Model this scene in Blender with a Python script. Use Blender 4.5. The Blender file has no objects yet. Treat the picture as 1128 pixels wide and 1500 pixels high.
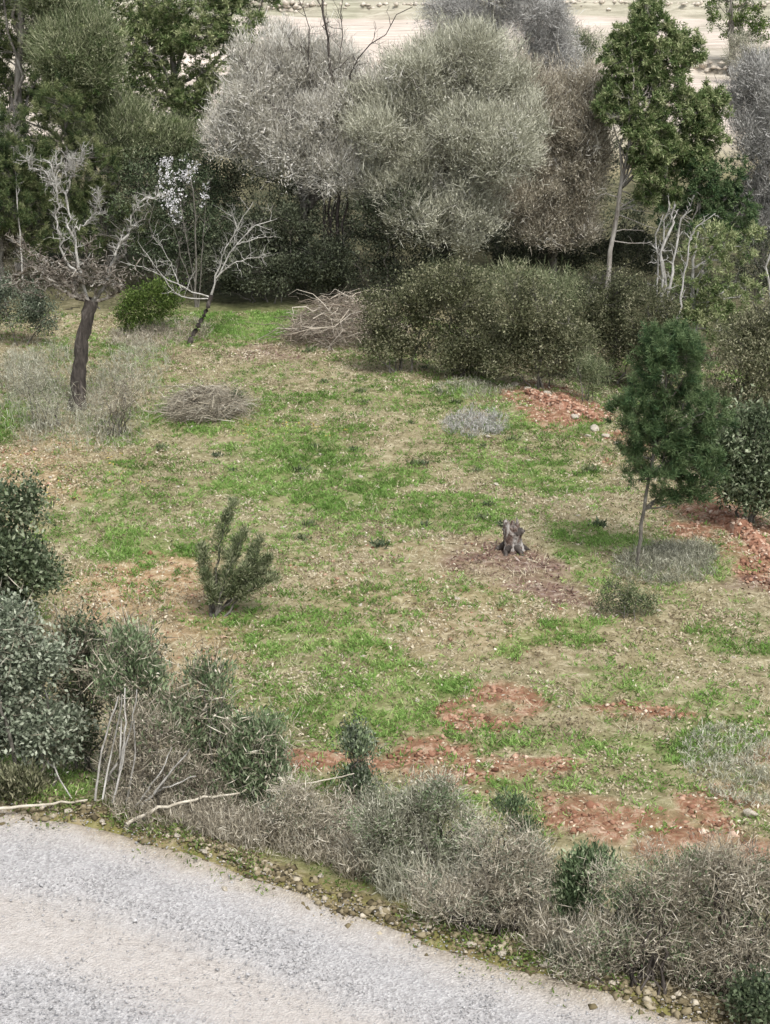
import bpy, bmesh, math
import numpy as np
R = math.radians
C = bpy.context.scene.collection
S = bpy.context.scene
UP = np.array([0., 0., 1.])

# ------------------------------------------------------------------ camera frame (photo measured in 1128 x 1500 units)
F, CX, CY, PITCH, HC = 2500.0, 564.0, 750.0, R(19.4), 11.7
CAM = np.array([0., 0., HC])
FWD = np.array([0., math.cos(PITCH), -math.sin(PITCH)])
UPV = np.array([0., math.sin(PITCH), math.cos(PITCH)])
RGT = np.array([1., 0., 0.])
COSP, TANP = math.cos(PITCH), math.tan(PITCH)

def ray(px, py):
    d = FWD + RGT * (px - CX) / F + UPV * (CY - py) / F
    return d / np.linalg.norm(d)

def plane_at(px, py, z=0.0):
    d = ray(px, py); t = (z - HC) / d[2]
    return CAM + d * t

# ------------------------------------------------------------------ value noise
def _h(ix, iy, seed):
    n = (ix * 374761393 + iy * 668265263 + seed * 1442695041) & 0xffffffff
    n = ((n ^ (n >> 13)) * 1274126177) & 0xffffffff
    return ((n ^ (n >> 16)) & 0xffff) / 65535.0

def vnoise(x, y, sc, seed=0):
    x = np.asarray(x, float) / sc + 1000.0; y = np.asarray(y, float) / sc + 1000.0
    ix = np.floor(x).astype(np.int64); iy = np.floor(y).astype(np.int64)
    fx = x - ix; fy = y - iy
    fx = fx * fx * (3 - 2 * fx); fy = fy * fy * (3 - 2 * fy)
    a = _h(ix, iy, seed); b = _h(ix + 1, iy, seed); c = _h(ix, iy + 1, seed); d = _h(ix + 1, iy + 1, seed)
    return (a * (1 - fx) + b * fx) * (1 - fy) + (c * (1 - fx) + d * fx) * fy

def fbm(x, y, sc, seed=0, oct=3):
    s = 0; w = 0.5; tot = 0
    for k in range(oct):
        s = s + w * vnoise(x, y, sc / 2 ** k, seed + k * 17); tot += w; w *= 0.55
    return s / tot

def sst(a, b, x):
    t = np.clip((x - a) / (b - a), 0, 1)
    return t * t * (3 - 2 * t)

# ------------------------------------------------------------------ terrain
ROADZ = 0.5
EDGE = np.array([plane_at(*p, ROADZ) for p in [(-400, 1125), (0, 1184), (150, 1210), (300, 1258), (420, 1303), (600, 1366), (800, 1428), (1010, 1486), (1500, 1590)]])
def edge_y(x):
    x = np.asarray(x, float)
    y = np.interp(x, EDGE[:, 0], EDGE[:, 1])
    s0 = (EDGE[1, 1] - EDGE[0, 1]) / (EDGE[1, 0] - EDGE[0, 0]); s1 = (EDGE[-1, 1] - EDGE[-2, 1]) / (EDGE[-1, 0] - EDGE[-2, 0])
    y = np.where(x < EDGE[0, 0], EDGE[0, 1] + s0 * (x - EDGE[0, 0]), y)
    return np.where(x > EDGE[-1, 0], EDGE[-1, 1] + s1 * (x - EDGE[-1, 0]), y)
def road_d(x, y):                      # metres beyond the road edge (negative: on the road)
    return (np.asarray(y, float) - edge_y(x)) * 0.90

TER = np.array([plane_at(*p)[:2] for p in [(1500, 1100), (1128, 815), (1010, 730), (890, 632), (770, 566), (640, 545), (525, 528)]])
def terrace(x, y):                     # metres beyond the terrace lip on the right and behind the hedge
    xl = np.interp(y, TER[:, 1], TER[:, 0], right=-60)
    xl = np.where(y > TER[-1, 1], TER[-1, 0] - 0.0 * y + (y - TER[-1, 1]) * 0.15, xl)
    return (np.asarray(x, float) - xl) * 0.85

def hill_z(x, y):
    d = y - 82 + 0.1 * x
    z = 0.06 * np.maximum(d, 0)
    return z + 1.1 * sst(54.0, 54.5, d - 0.03 * x + 0.6 * vnoise(x, y, 9, 5)) + 0.9 * sst(31.0, 31.5, d - 0.05 * x)

def terrain(x, y):
    x = np.asarray(x, float); y = np.asarray(y, float)
    d = road_d(x, y)
    z = 0.45 * (fbm(x, y, 9.0, 3) - 0.5) + 0.10 * (fbm(x, y, 1.6, 9) - 0.5)
    z = z * sst(0.5, 3, d)
    z = z + ROADZ * (1 - sst(0.25, 2.8, d)) + 0.10 * np.exp(-((d - 0.1) / 0.3) ** 2) * (0.5 + vnoise(x, y, .5, 77))
    z = z - 1.1 * sst(0.3, 3.2, terrace(x, y)) * (1 - sst(50, 75, y)) * sst(1, 4, d)
    z = z + np.where(y > 75, hill_z(x, y), 0)
    z = z + 0.74 * np.maximum(-(d + 6.6), 0) * 0.93       # the slope the picture was taken from
    return np.minimum(z, 9.6 + 0.02 * np.abs(x))

TS = np.concatenate([np.arange(8, 70, 0.05), np.arange(70, 320, 0.25)])
def at(px, py):
    d = ray(px, py)
    P = CAM + TS[:, None] * d
    below = P[:, 2] - terrain(P[:, 0], P[:, 1])
    k = int(np.argmax(below < 0))
    a, b = below[k - 1], below[k]
    t = TS[k - 1] + (TS[k] - TS[k - 1]) * a / (a - b)
    p = CAM + t * d
    return np.array([p[0], p[1], float(terrain(p[0], p[1]))])

def scale_at(P): return F / float(np.dot(P - CAM, FWD))

# ------------------------------------------------------------------ ground cover patches, stored as ellipses on the ground
def ell(px, py, rx, ry, s):
    p = at(px, py); sc = scale_at(p)
    y0 = at(px, py + ry)[1]; y1 = at(px, py - ry)[1]
    return (p[0], (y0 + y1) / 2, rx / sc, max((y1 - y0) / 2, .15), s)
GREEN = [ell(*e) for e in [(370, 472, 80, 28, 1.2), (330, 450, 60, 18, 1.1), (440, 690, 110, 45, 1.15), (520, 738, 70, 22, 1.1), (230, 800, 70, 26, .9), (140, 760, 70, 45, .45),
    (300, 615, 140, 22, .7), (450, 630, 90, 18, .8), (570, 705, 70, 16, .75), (820, 702, 80, 24, 1.15), (760, 685, 50, 14, .8), (880, 795, 70, 18, .8), (640, 755, 110, 18, .6),
    (470, 915, 150, 40, .6), (535, 955, 45, 18, 1.1), (365, 915, 75, 26, .9), (615, 1012, 95, 30, 1.1), (570, 1045, 70, 26, .9), (805, 935, 72, 13, 1.2), (700, 1072, 150, 26, .75), (640, 1120, 60, 24, .7),
    (970, 1082, 140, 28, .85), (480, 1045, 80, 36, .85), (720, 1175, 120, 60, .45), (1060, 1050, 90, 30, .4), (15, 620, 35, 20, 1.0), (670, 590, 110, 26, .5), (780, 640, 120, 30, .6), (450, 590, 120, 16, .5),
    (400, 760, 200, 70, .35), (250, 720, 140, 60, .35), (900, 1000, 60, 25, .5), (500, 1000, 170, 40, .5), (1090, 940, 60, 20, .6), (200, 690, 60, 18, .5), (900, 1200, 250, 70, .3), (860, 1110, 60, 30, .5),
    (560, 560, 60, 14, .4), (380, 550, 60, 14, .3), (200, 640, 60, 14, .4), (240, 460, 50, 20, .8)]]
RED = [ell(*e) for e in [(900, 1188, 120, 26, 1.25), (1010, 1200, 60, 15, .7), (720, 1036, 80, 18, 1.0), (600, 1090, 95, 26, .95), (620, 1120, 80, 20, .7), (470, 1108, 55, 22, 1.1), (770, 1110, 66, 22, .9), (920, 1040, 80, 12, .7),
    (1085, 1090, 36, 16, .9), (1115, 1225, 50, 20, .8), (850, 1160, 70, 16, .5), (830, 596, 60, 26, 1.2), (770, 572, 40, 16, .7), (1080, 775, 80, 40, 1.1), (1120, 830, 60, 30, .9), (900, 650, 50, 20, .5), (1000, 1150, 90, 18, .5)]]
ORANGE = [ell(*e) for e in [(195, 865, 110, 52, .95), (40, 690, 90, 50, .45), (260, 940, 80, 40, .5), (310, 1000, 60, 40, .5), (600, 820, 200, 40, .15), (650, 900, 200, 60, .2)]]
LITTER = [ell(*e) for e in [(750, 828, 95, 20, 1.15), (835, 858, 60, 22, 1.15), (680, 828, 60, 14, .8), (1100, 868, 60, 18, .6), (390, 525, 60, 12, .6), (800, 845, 90, 26, .8)]]
YELLOW = [ell(*e) for e in [(400, 632, 110, 12, 1.0), (330, 622, 60, 8, .7), (90, 700, 120, 40, .45)]]
def mask(L, x, y, seed):
    m = np.zeros_like(np.asarray(x, float))
    wx = x + 1.6 * (fbm(x, y, 1.8, seed) - .5); wy = y + 2.4 * (fbm(x, y, 1.8, seed + 50) - .5)
    for (cx, cy, rx, ry, s) in L:
        q = ((wx - cx) / rx) ** 2 + ((wy - cy) / ry) ** 2
        m = np.maximum(m, s * (1 - sst(0.1, 2.1, q)))
    return np.clip(m * (0.1 + 1.8 * fbm(x, y, .42, seed + 90)) * (.5 + fbm(x, y, .15, seed + 95, 2)), 0, 1)
def masks(x, y):
    r = np.clip(mask(RED, x, y, 11) * 1.5 - .55 * sst(.35, .65, fbm(x, y, .28, 211, 2)), 0, 1); o = mask(ORANGE, x, y, 12); l = mask(LITTER, x, y, 13)
    g = mask(GREEN, x, y, 14); yl = mask(YELLOW, x, y, 15)
    g = np.maximum(g, 0.30 * sst(.48, .75, fbm(x, y, 2.2, 201)) + .05)
    d = road_d(x, y)
    g = np.maximum(g, 0.75 * sst(.15, .5, d) * (1 - sst(1.4, 2.6, d)) * sst(.3, .6, vnoise(x, y, .7, 31)))
    g = g * (1 - .85 * r) * (1 - .9 * l)
    return g, r, o, l, yl

# ------------------------------------------------------------------ materials
def nt(name):
    m = bpy.data.materials.new(name); m.use_nodes = True
    t = m.node_tree; t.nodes.clear()
    return m, t, t.nodes, t.links
def ramp(n, stops):
    r = n.new('ShaderNodeValToRGB'); e = r.color_ramp.elements
    while len(e) < len(stops): e.new(0.5)
    for k, (p, c) in enumerate(stops): e[k].position = p; e[k].color = (*c, 1)
    return r
def leaf_mat(name, cols, trans=0.25, rough=.6, spec=.25):
    m, t, n, l = nt(name)
    a = n.new('ShaderNodeAttribute'); a.attribute_name = 'tint'
    r = ramp(n, [(k / max(1, len(cols) - 1), c) for k, c in enumerate(cols)])
    l.new(a.outputs['Fac'], r.inputs[0])
    p = n.new('ShaderNodeBsdfPrincipled'); p.inputs['Roughness'].default_value = rough
    p.inputs['Specular IOR Level'].default_value = spec
    l.new(r.outputs[0], p.inputs['Base Color'])
    o = n.new('ShaderNodeOutputMaterial')
    if trans > 0:
        tr = n.new('ShaderNodeBsdfTranslucent'); l.new(r.outputs[0], tr.inputs[0])
        mx = n.new('ShaderNodeMixShader'); mx.inputs[0].default_value = trans
        l.new(p.outputs[0], mx.inputs[1]); l.new(tr.outputs[0], mx.inputs[2]); l.new(mx.outputs[0], o.inputs[0])
    else: l.new(p.outputs[0], o.inputs[0])
    return m
def noise_mat(name, stops, sc=8, det=6, rough=.9, bump=.3, stretch=(1, 1, 1), dist=.4):
    m, t, n, l = nt(name)
    tc = n.new('ShaderNodeTexCoord'); mp = n.new('ShaderNodeMapping'); mp.inputs['Scale'].default_value = stretch
    l.new(tc.outputs['Object'], mp.inputs[0])
    nz = n.new('ShaderNodeTexNoise'); nz.inputs['Scale'].default_value = sc; nz.inputs['Detail'].default_value = det; nz.inputs['Distortion'].default_value = dist
    nz.inputs['Roughness'].default_value = .65
    l.new(mp.outputs[0], nz.inputs['Vector'])
    r = ramp(n, stops); l.new(nz.outputs[0], r.inputs[0])
    p = n.new('ShaderNodeBsdfPrincipled'); p.inputs['Roughness'].default_value = rough; p.inputs['Specular IOR Level'].default_value = .15
    l.new(r.outputs[0], p.inputs['Base Color'])
    b = n.new('ShaderNodeBump'); b.inputs['Strength'].default_value = bump; b.inputs['Distance'].default_value = .03
    l.new(nz.outputs[0], b.inputs['Height']); l.new(b.outputs[0], p.inputs['Normal'])
    o = n.new('ShaderNodeOutputMaterial'); l.new(p.outputs[0], o.inputs[0])
    return m

M = {}
M['bark_dark'] = noise_mat('bark_dark', [(.3, (.025, .022, .02)), (.55, (.075, .065, .058)), (.75, (.19, .17, .155))], 9, 6, .9, .8, (1, 1, .35))
M['bark_grey'] = noise_mat('bark_grey', [(.3, (.06, .055, .045)), (.55, (.16, .15, .13)), (.75, (.32, .31, .28))], 10, 6, .9, .6, (1, 1, .4))
M['bark_pale'] = noise_mat('bark_pale', [(.3, (.17, .16, .14)), (.5, (.38, .37, .34)), (.75, (.58, .57, .54))], 9, 5, .85, .5, (1, 1, .5))
M['bark_pine'] = noise_mat('bark_pine', [(.3, (.13, .11, .09)), (.5, (.30, .28, .25)), (.75, (.46, .44, .41))], 8, 5, .9, .6, (1, 1, .3))
M['gnarl'] = noise_mat('gnarl', [(.35, (.05, .04, .035)), (.5, (.19, .165, .135)), (.7, (.48, .46, .42))], 7, 5, .9, .8)
M['stick'] = noise_mat('stick', [(.3, (.30, .27, .21)), (.7, (.60, .56, .47))], 5, 4, .8, .2)
M['stump'] = noise_mat('stump', [(.34, (.035, .022, .018)), (.47, (.12, .085, .07)), (.56, (.28, .26, .24)), (.75, (.52, .50, .47))], 7, 7, .95, 1.0, (1, 1, .5), .9)
M['stone'] = noise_mat('stone', [(.3, (.22, .19, .15)), (.55, (.42, .38, .31)), (.75, (.58, .55, .48))], 7, 6, .9, .5)
M['red_earth'] = noise_mat('red_earth', [(.3, (.13, .062, .04)), (.5, (.29, .15, .098)), (.68, (.50, .38, .29))], 6, 8, .95, .9)
M['wall'] = noise_mat('wall', [(.3, (.22, .20, .16)), (.5, (.48, .43, .36)), (.7, (.70, .66, .58))], 2.2, 8, .95, .8, (1, 1, 2.2))

L = {}
L['pine'] = leaf_mat('pine_needles', [(.026, .045, .020), (.075, .115, .042), (.15, .19, .075), (.31, .33, .17)])
L['pine_bright'] = leaf_mat('pine_needles_bright', [(.026, .048, .018), (.080, .130, .042), (.16, .22, .08), (.38, .41, .22)])
L['pine_dark'] = leaf_mat('pine_needles_dark', [(.016, .034, .018), (.040, .082, .036), (.075, .130, .050), (.15, .21, .095)])
L['mastic'] = leaf_mat('mastic_leaves', [(.028, .034, .017), (.080, .090, .045), (.155, .165, .088), (.36, .35, .23)])
L['mastic_green'] = leaf_mat('evergreen_leaves', [(.026, .040, .021), (.075, .105, .054), (.15, .19, .105), (.38, .42, .29)])
L['olive'] = leaf_mat('silver_leaves', [(.040, .052, .036), (.12, .15, .10), (.25, .29, .205), (.46, .50, .39)])
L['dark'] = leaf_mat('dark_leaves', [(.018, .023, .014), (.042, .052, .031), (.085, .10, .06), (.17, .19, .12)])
L['yellow'] = leaf_mat('yellow_green_leaves', [(.035, .060, .012), (.09, .15, .03), (.17, .24, .06), (.30, .34, .14)])
L['teal'] = leaf_mat('shoot_leaves', [(.045, .072, .036), (.13, .19, .095), (.23, .31, .165), (.44, .51, .33)])
L['grey'] = leaf_mat('grey_twigs', [(.17, .16, .13), (.43, .41, .345), (.62, .60, .53), (.76, .74, .69)], .15)
L['greywarm'] = leaf_mat('brownish_twigs', [(.10, .082, .058), (.30, .265, .20), (.49, .45, .35), (.66, .62, .52)], .15)
L['greycool'] = leaf_mat('cool_grey_twigs', [(.11, .107, .098), (.30, .295, .275), (.47, .46, .43), (.64, .63, .60)], .15)
L['greygreen'] = leaf_mat('grey_green_twigs', [(.10, .10, .07), (.31, .31, .23), (.50, .50, .39), (.68, .67, .56)], .2)
L['thicket'] = leaf_mat('thicket_twigs', [(.038, .050, .024), (.105, .140, .064), (.20, .235, .12), (.42, .43, .28)], .2)
L['dry'] = leaf_mat('dry_twigs', [(.08, .068, .050), (.25, .22, .165), (.44, .40, .31), (.64, .60, .50)], .1)
L['brush'] = leaf_mat('brush_sticks', [(.08, .06, .045), (.22, .18, .135), (.42, .37, .30), (.60, .55, .46)], .05)
L['blossom'] = leaf_mat('white_blossom', [(.55, .54, .55), (.78, .77, .79), (.85, .84, .86)], .3)
L['grass'] = leaf_mat('grass_blades', [(.07, .12, .028), (.15, .265, .058), (.23, .39, .095), (.42, .52, .20)], .35)
L['straw'] = leaf_mat('straw_blades', [(.19, .155, .09), (.36, .315, .20), (.52, .475, .33), (.70, .65, .50)], .2)
L['chips'] = leaf_mat('leaf_litter', [(.15, .115, .07), (.36, .30, .20), (.56, .50, .37), (.78, .73, .61)], .1)
L['mulch'] = leaf_mat('bark_litter', [(.07, .04, .032), (.17, .10, .08), (.27, .20, .17), (.42, .36, .32)], .05)
L['clod'] = leaf_mat('red_clods', [(.10, .05, .032), (.22, .112, .072), (.36, .22, .15), (.58, .46, .36)], 0, .95, .1)
L['gravel'] = leaf_mat('gravel_stones', [(.16, .158, .157), (.30, .297, .298), (.40, .397, .40), (.58, .575, .575)], 0, .85, .2)
L['rubble'] = leaf_mat('verge_rubble', [(.05, .042, .026), (.14, .115, .065), (.27, .23, .15), (.50, .45, .36)], 0, .9, .15)
L['yleaf'] = leaf_mat('yellow_leaves', [(.30, .22, .05), (.48, .38, .10), (.62, .52, .2)], .2)

# ------------------------------------------------------------------ numpy mesh bag
def unit(v): return v / np.maximum(np.linalg.norm(v, axis=-1, keepdims=True), 1e-9)
class Bag:
    def __init__(s): s.v, s.q, s.t, s.tint, s.n = [], [], [], [], 0
    def add(s, v, q=None, t=None, tint=None):
        v = np.asarray(v, float).reshape(-1, 3)
        if q is not None and len(q): s.q.append(np.asarray(q, np.int64) + s.n)
        if t is not None and len(t): s.t.append(np.asarray(t, np.int64) + s.n)
        s.v.append(v); s.tint.append(np.full(len(v), .5) if tint is None else np.asarray(tint, float)); s.n += len(v)
    def blades(s, B, D, ln, wd, rng, tint, flat=0.0, fold=0.12, mid=.5):
        N = len(B)
        if N == 0: return
        rv = rng.normal(size=(N, 3)); rv = unit(rv) * (1 - flat) + UP * flat
        side = unit(np.cross(D, rv)); nrm = np.cross(side, D)
        ln = np.broadcast_to(ln, N)[:, None]; wd = np.broadcast_to(wd, N)[:, None]
        m = B + D * ln * mid + nrm * ln * fold
        V = np.stack([B, m + side * wd * .5, B + D * ln, m - side * wd * .5], 1)
        s.add(V, np.arange(4 * N).reshape(N, 4), None, np.repeat(tint, 4))
    def tubes(s, P, rad, sides=5, tint=None):
        P = np.asarray(P, float); rad = np.asarray(rad, float)
        m, k = P.shape[:2]
        T = np.empty_like(P); T[:, 1:-1] = P[:, 2:] - P[:, :-2]; T[:, 0] = P[:, 1] - P[:, 0]; T[:, -1] = P[:, -1] - P[:, -2]
        T = unit(T)
        ref = np.where(np.abs(T[..., 2:3]) > .9, np.array([1., .2, 0]), np.array([0, 0.1, 1.]))
        a = unit(np.cross(T, ref)); b = np.cross(T, a)
        an = np.arange(sides) * 2 * math.pi / sides
        V = P[:, :, None] + (a[:, :, None] * np.cos(an)[:, None] + b[:, :, None] * np.sin(an)[:, None]) * rad[:, :, None, None]
        i = np.arange(m)[:, None, None] * k * sides + np.arange(k - 1)[None, :, None] * sides
        j = np.arange(sides)[None, None]; j2 = (np.arange(sides) + 1) % sides
        q = np.stack([i + j, i + j2, i + sides + j2, i + sides + j], -1).reshape(-1, 4)
        s.add(V, q, None, None if tint is None else np.repeat(tint, k * sides))
    def octas(s, P, size, rng, tint, flat=.6):
        N = len(P)
        base = np.array([[1, 0, 0], [0, 1, 0], [-1, 0, 0], [0, -1, 0], [0, 0, 1], [0, 0, -1.]])
        V = base[None] * (1 + .5 * (rng.random((N, 6, 1)) - .5)) * (.7 + .6 * rng.random((N, 1, 3)))
        V[..., 2] *= flat
        V = V + rng.normal(size=(N, 6, 3)) * .12
        a = rng.random(N) * 6.283; c, sn = np.cos(a)[:, None], np.sin(a)[:, None]
        V = np.stack([V[..., 0] * c - V[..., 1] * sn, V[..., 0] * sn + V[..., 1] * c, V[..., 2]], -1) * np.broadcast_to(size, N)[:, None, None] + P[:, None]
        f = np.array([[0, 1, 4], [1, 2, 4], [2, 3, 4], [3, 0, 4], [1, 0, 5], [2, 1, 5], [3, 2, 5], [0, 3, 5]])
        s.add(V, None, (np.arange(N)[:, None, None] * 6 + f[None]).reshape(-1, 3), np.repeat(tint, 6))
    def build(s, name, mat, parent=None, smooth=False):
        me = bpy.data.meshes.new(name)
        v = np.concatenate(s.v)
        q = np.concatenate(s.q) if s.q else np.zeros((0, 4), np.int64)
        t = np.concatenate(s.t) if s.t else np.zeros((0, 3), np.int64)
        me.vertices.add(len(v)); me.vertices.foreach_set('co', v.astype(np.float32).ravel())
        nl = q.size + t.size
        me.loops.add(nl); me.loops.foreach_set('vertex_index', np.concatenate([q.ravel(), t.ravel()]).astype(np.int32))
        me.polygons.add(len(q) + len(t))
        st = np.concatenate([np.arange(len(q)) * 4, q.size + np.arange(len(t)) * 3]).astype(np.int32)
        me.polygons.foreach_set('loop_start', st)
        if smooth: me.polygons.foreach_set('use_smooth', np.ones(len(q) + len(t), bool))
        at_ = me.attributes.new('tint', 'FLOAT', 'POINT'); at_.data.foreach_set('value', np.clip(np.concatenate(s.tint), 0, 1).astype(np.float32))
        me.update(calc_edges=True); me.materials.append(mat)
        o = bpy.data.objects.new(name, me); C.objects.link(o)
        if parent is not None: o.parent = parent
        return o

def tag(o, label=None, cat=None, group=None, kind=None):
    if label: o['label'] = label
    if cat: o['category'] = cat
    if group: o['group'] = group
    if kind: o['kind'] = kind
    return o
def thing(name, loc, label, cat, group=None):
    o = bpy.data.objects.new(name, None); C.objects.link(o); o.location = loc; o.empty_display_size = .3
    return tag(o, label, cat, group)

# ------------------------------------------------------------------ growing helpers (all in metres, local to the plant's base)
class Loc:                                   # converts measured outline points into metres about the plant's own base
    def __init__(s, bx, by):
        s.bx, s.by = bx, by; s.P = at(bx, by); s.s = scale_at(s.P)
    def p(s, px, py, dy=0.0):
        z = (s.by - py) / s.s / COSP - dy * TANP * 0.95
        f = 1 + dy * s.s / F
        return np.array([(px - s.bx) / s.s * f + s.P[0] * (f - 1), dy, z])
    def g(s, x, y): return float(terrain(s.P[0] + x, s.P[1] + y)) - s.P[2]

def bez(A, B, rng, K=6, rise=.3, wob=.06):
    A = np.asarray(A, float); B = np.asarray(B, float)
    d = B - A; ln = np.linalg.norm(d, axis=1, keepdims=True)
    mid = A + d * .5 + UP * ln * rise * rng.uniform(-.4, 1, (len(A), 1)) * .5 + rng.normal(size=A.shape) * ln * .10
    u = np.linspace(0, 1, K)[None, :, None]
    P = (1 - u) ** 2 * A[:, None] + 2 * u * (1 - u) * mid[:, None] + u ** 2 * B[:, None]
    w = rng.normal(size=P.shape) * ln[:, None] * wob; w[:, 0] = 0
    return P + w
def poly(pts, rng, K=14, wob=.02):
    pts = np.asarray(pts, float); seg = np.concatenate([[0], np.cumsum(np.linalg.norm(np.diff(pts, axis=0), axis=1))])
    u = np.linspace(0, seg[-1], K)
    P = np.stack([np.interp(u, seg, pts[:, k]) for k in range(3)], 1)
    P[1:-1] = (P[:-2] + 2 * P[1:-1] + P[2:]) / 4
    w = rng.normal(size=P.shape) * wob; w[0] = 0
    return P + w
def lumpy(rng, n=5):
    D = unit(rng.normal(size=(n, 3))); fr = rng.uniform(2, 5, n); ph = rng.uniform(0, 6.3, n)
    return lambda u: sum(np.sin(fr[k] * (u @ D[k]) * 2 + ph[k]) for k in range(n)) / n
def sample_lobes(lobes, n, rng, shell=.6, rough=.35, gap=.0):
    w = np.array([(l[1][0] * l[1][1] * l[1][2]) ** (2 / 3) for l in lobes]); w /= w.sum()
    P, O = [], []
    for (c, r), k in zip(lobes, rng.multinomial(n, w)):
        u = unit(rng.normal(size=(k, 3))); f = lumpy(rng)
        rr = rng.random(k) ** (1 / 3.0); rr = rr * (1 - shell) + shell * (1 - .35 * rng.random(k) ** 1.5)
        m = 1 + rough * f(u)
        x = c + u * r * (rr * m)[:, None]
        if gap > 0:
            gsc = max(r) * .45; D = rng.normal(size=(4, 3)); D = unit(D) * 2.6 / gsc; ph = rng.uniform(0, 6.3, 4)
            val = np.sin(x @ D.T + ph).sum(1)
            keep = val > -2.0 + 2.4 * gap
            x, u = x[keep], u[keep]
        P.append(x); O.append(u)
    return np.concatenate(P), np.concatenate(O)
def foliage(bag, Cc, Oo, n, spread, ln, wd, wo, wu, wr, rng, flat=0., tb=.5, tr=.35, fold=.12):
    Mn = len(Cc); N = Mn * n
    ct = np.clip(rng.normal(tb, .21, Mn), 0, 1)
    B = np.repeat(Cc, n, 0) + rng.normal(size=(N, 3)) * spread
    D = unit(np.repeat(Oo, n, 0) * wo + UP * wu + unit(rng.normal(size=(N, 3))) * wr)
    lnv = rng.uniform(ln[0], ln[1], N); wdv = rng.uniform(wd[0], wd[1], N)
    bag.blades(B, D, lnv, wdv, rng, np.clip(np.repeat(ct, n) + rng.normal(0, tr * .5, N), 0, 1), flat, fold)
def shoots(bag, Cc, Oo, nsh, nn, sl, ln, wd, rng, up=.5, out=.8, rnd=.8, tb=.5, tr=.3):
    """needle shoots: every clump is several short shoots set round with needles"""
    Cs = np.repeat(Cc, nsh, 0); Os = np.repeat(Oo, nsh, 0); K = len(Cs)
    D = unit(Os * out + UP * up + unit(rng.normal(size=(K, 3))) * rnd)
    Ls = rng.uniform(sl[0], sl[1], K)
    ct = np.clip(np.repeat(rng.normal(tb, .21, len(Cc)), nsh) + rng.normal(0, .1, K), 0, 1)
    N = K * nn
    u = rng.random(N); B = np.repeat(Cs, nn, 0) + np.repeat(D * Ls[:, None], nn, 0) * u[:, None]
    d = unit(np.repeat(D, nn, 0) * .75 + unit(rng.normal(size=(N, 3))) * .9)
    bag.blades(B, d, rng.uniform(ln[0], ln[1], N), rng.uniform(wd[0], wd[1], N), rng, np.clip(np.repeat(ct, nn) + (u - .5) * .2 + rng.normal(0, tr * .5, N), 0, 1), 0, .05)
def attach(skel, P, rng):
    k = np.empty(len(P), int)
    for i in range(0, len(P), 500):
        q = P[i:i + 500]
        d = np.linalg.norm(q[:, None] - skel[None], axis=2) + 1.2 * np.maximum(skel[None, :, 2] - q[:, None, 2] + .1, 0)
        k[i:i + 500] = np.argmin(d * (1 + .15 * rng.random(d.shape)), 1)
    return skel[k]

def lobes_px(Lc, lobes, dsc=.85):
    out = []
    for l in lobes:
        px, py, rx, ry = l[:4]; dy = l[4] if len(l) > 4 else 0.0
        out.append((Lc.p(px, py, dy), np.array([rx / Lc.s, (rx + ry) * .5 * dsc / Lc.s, ry / Lc.s / COSP])))
    return out

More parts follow.
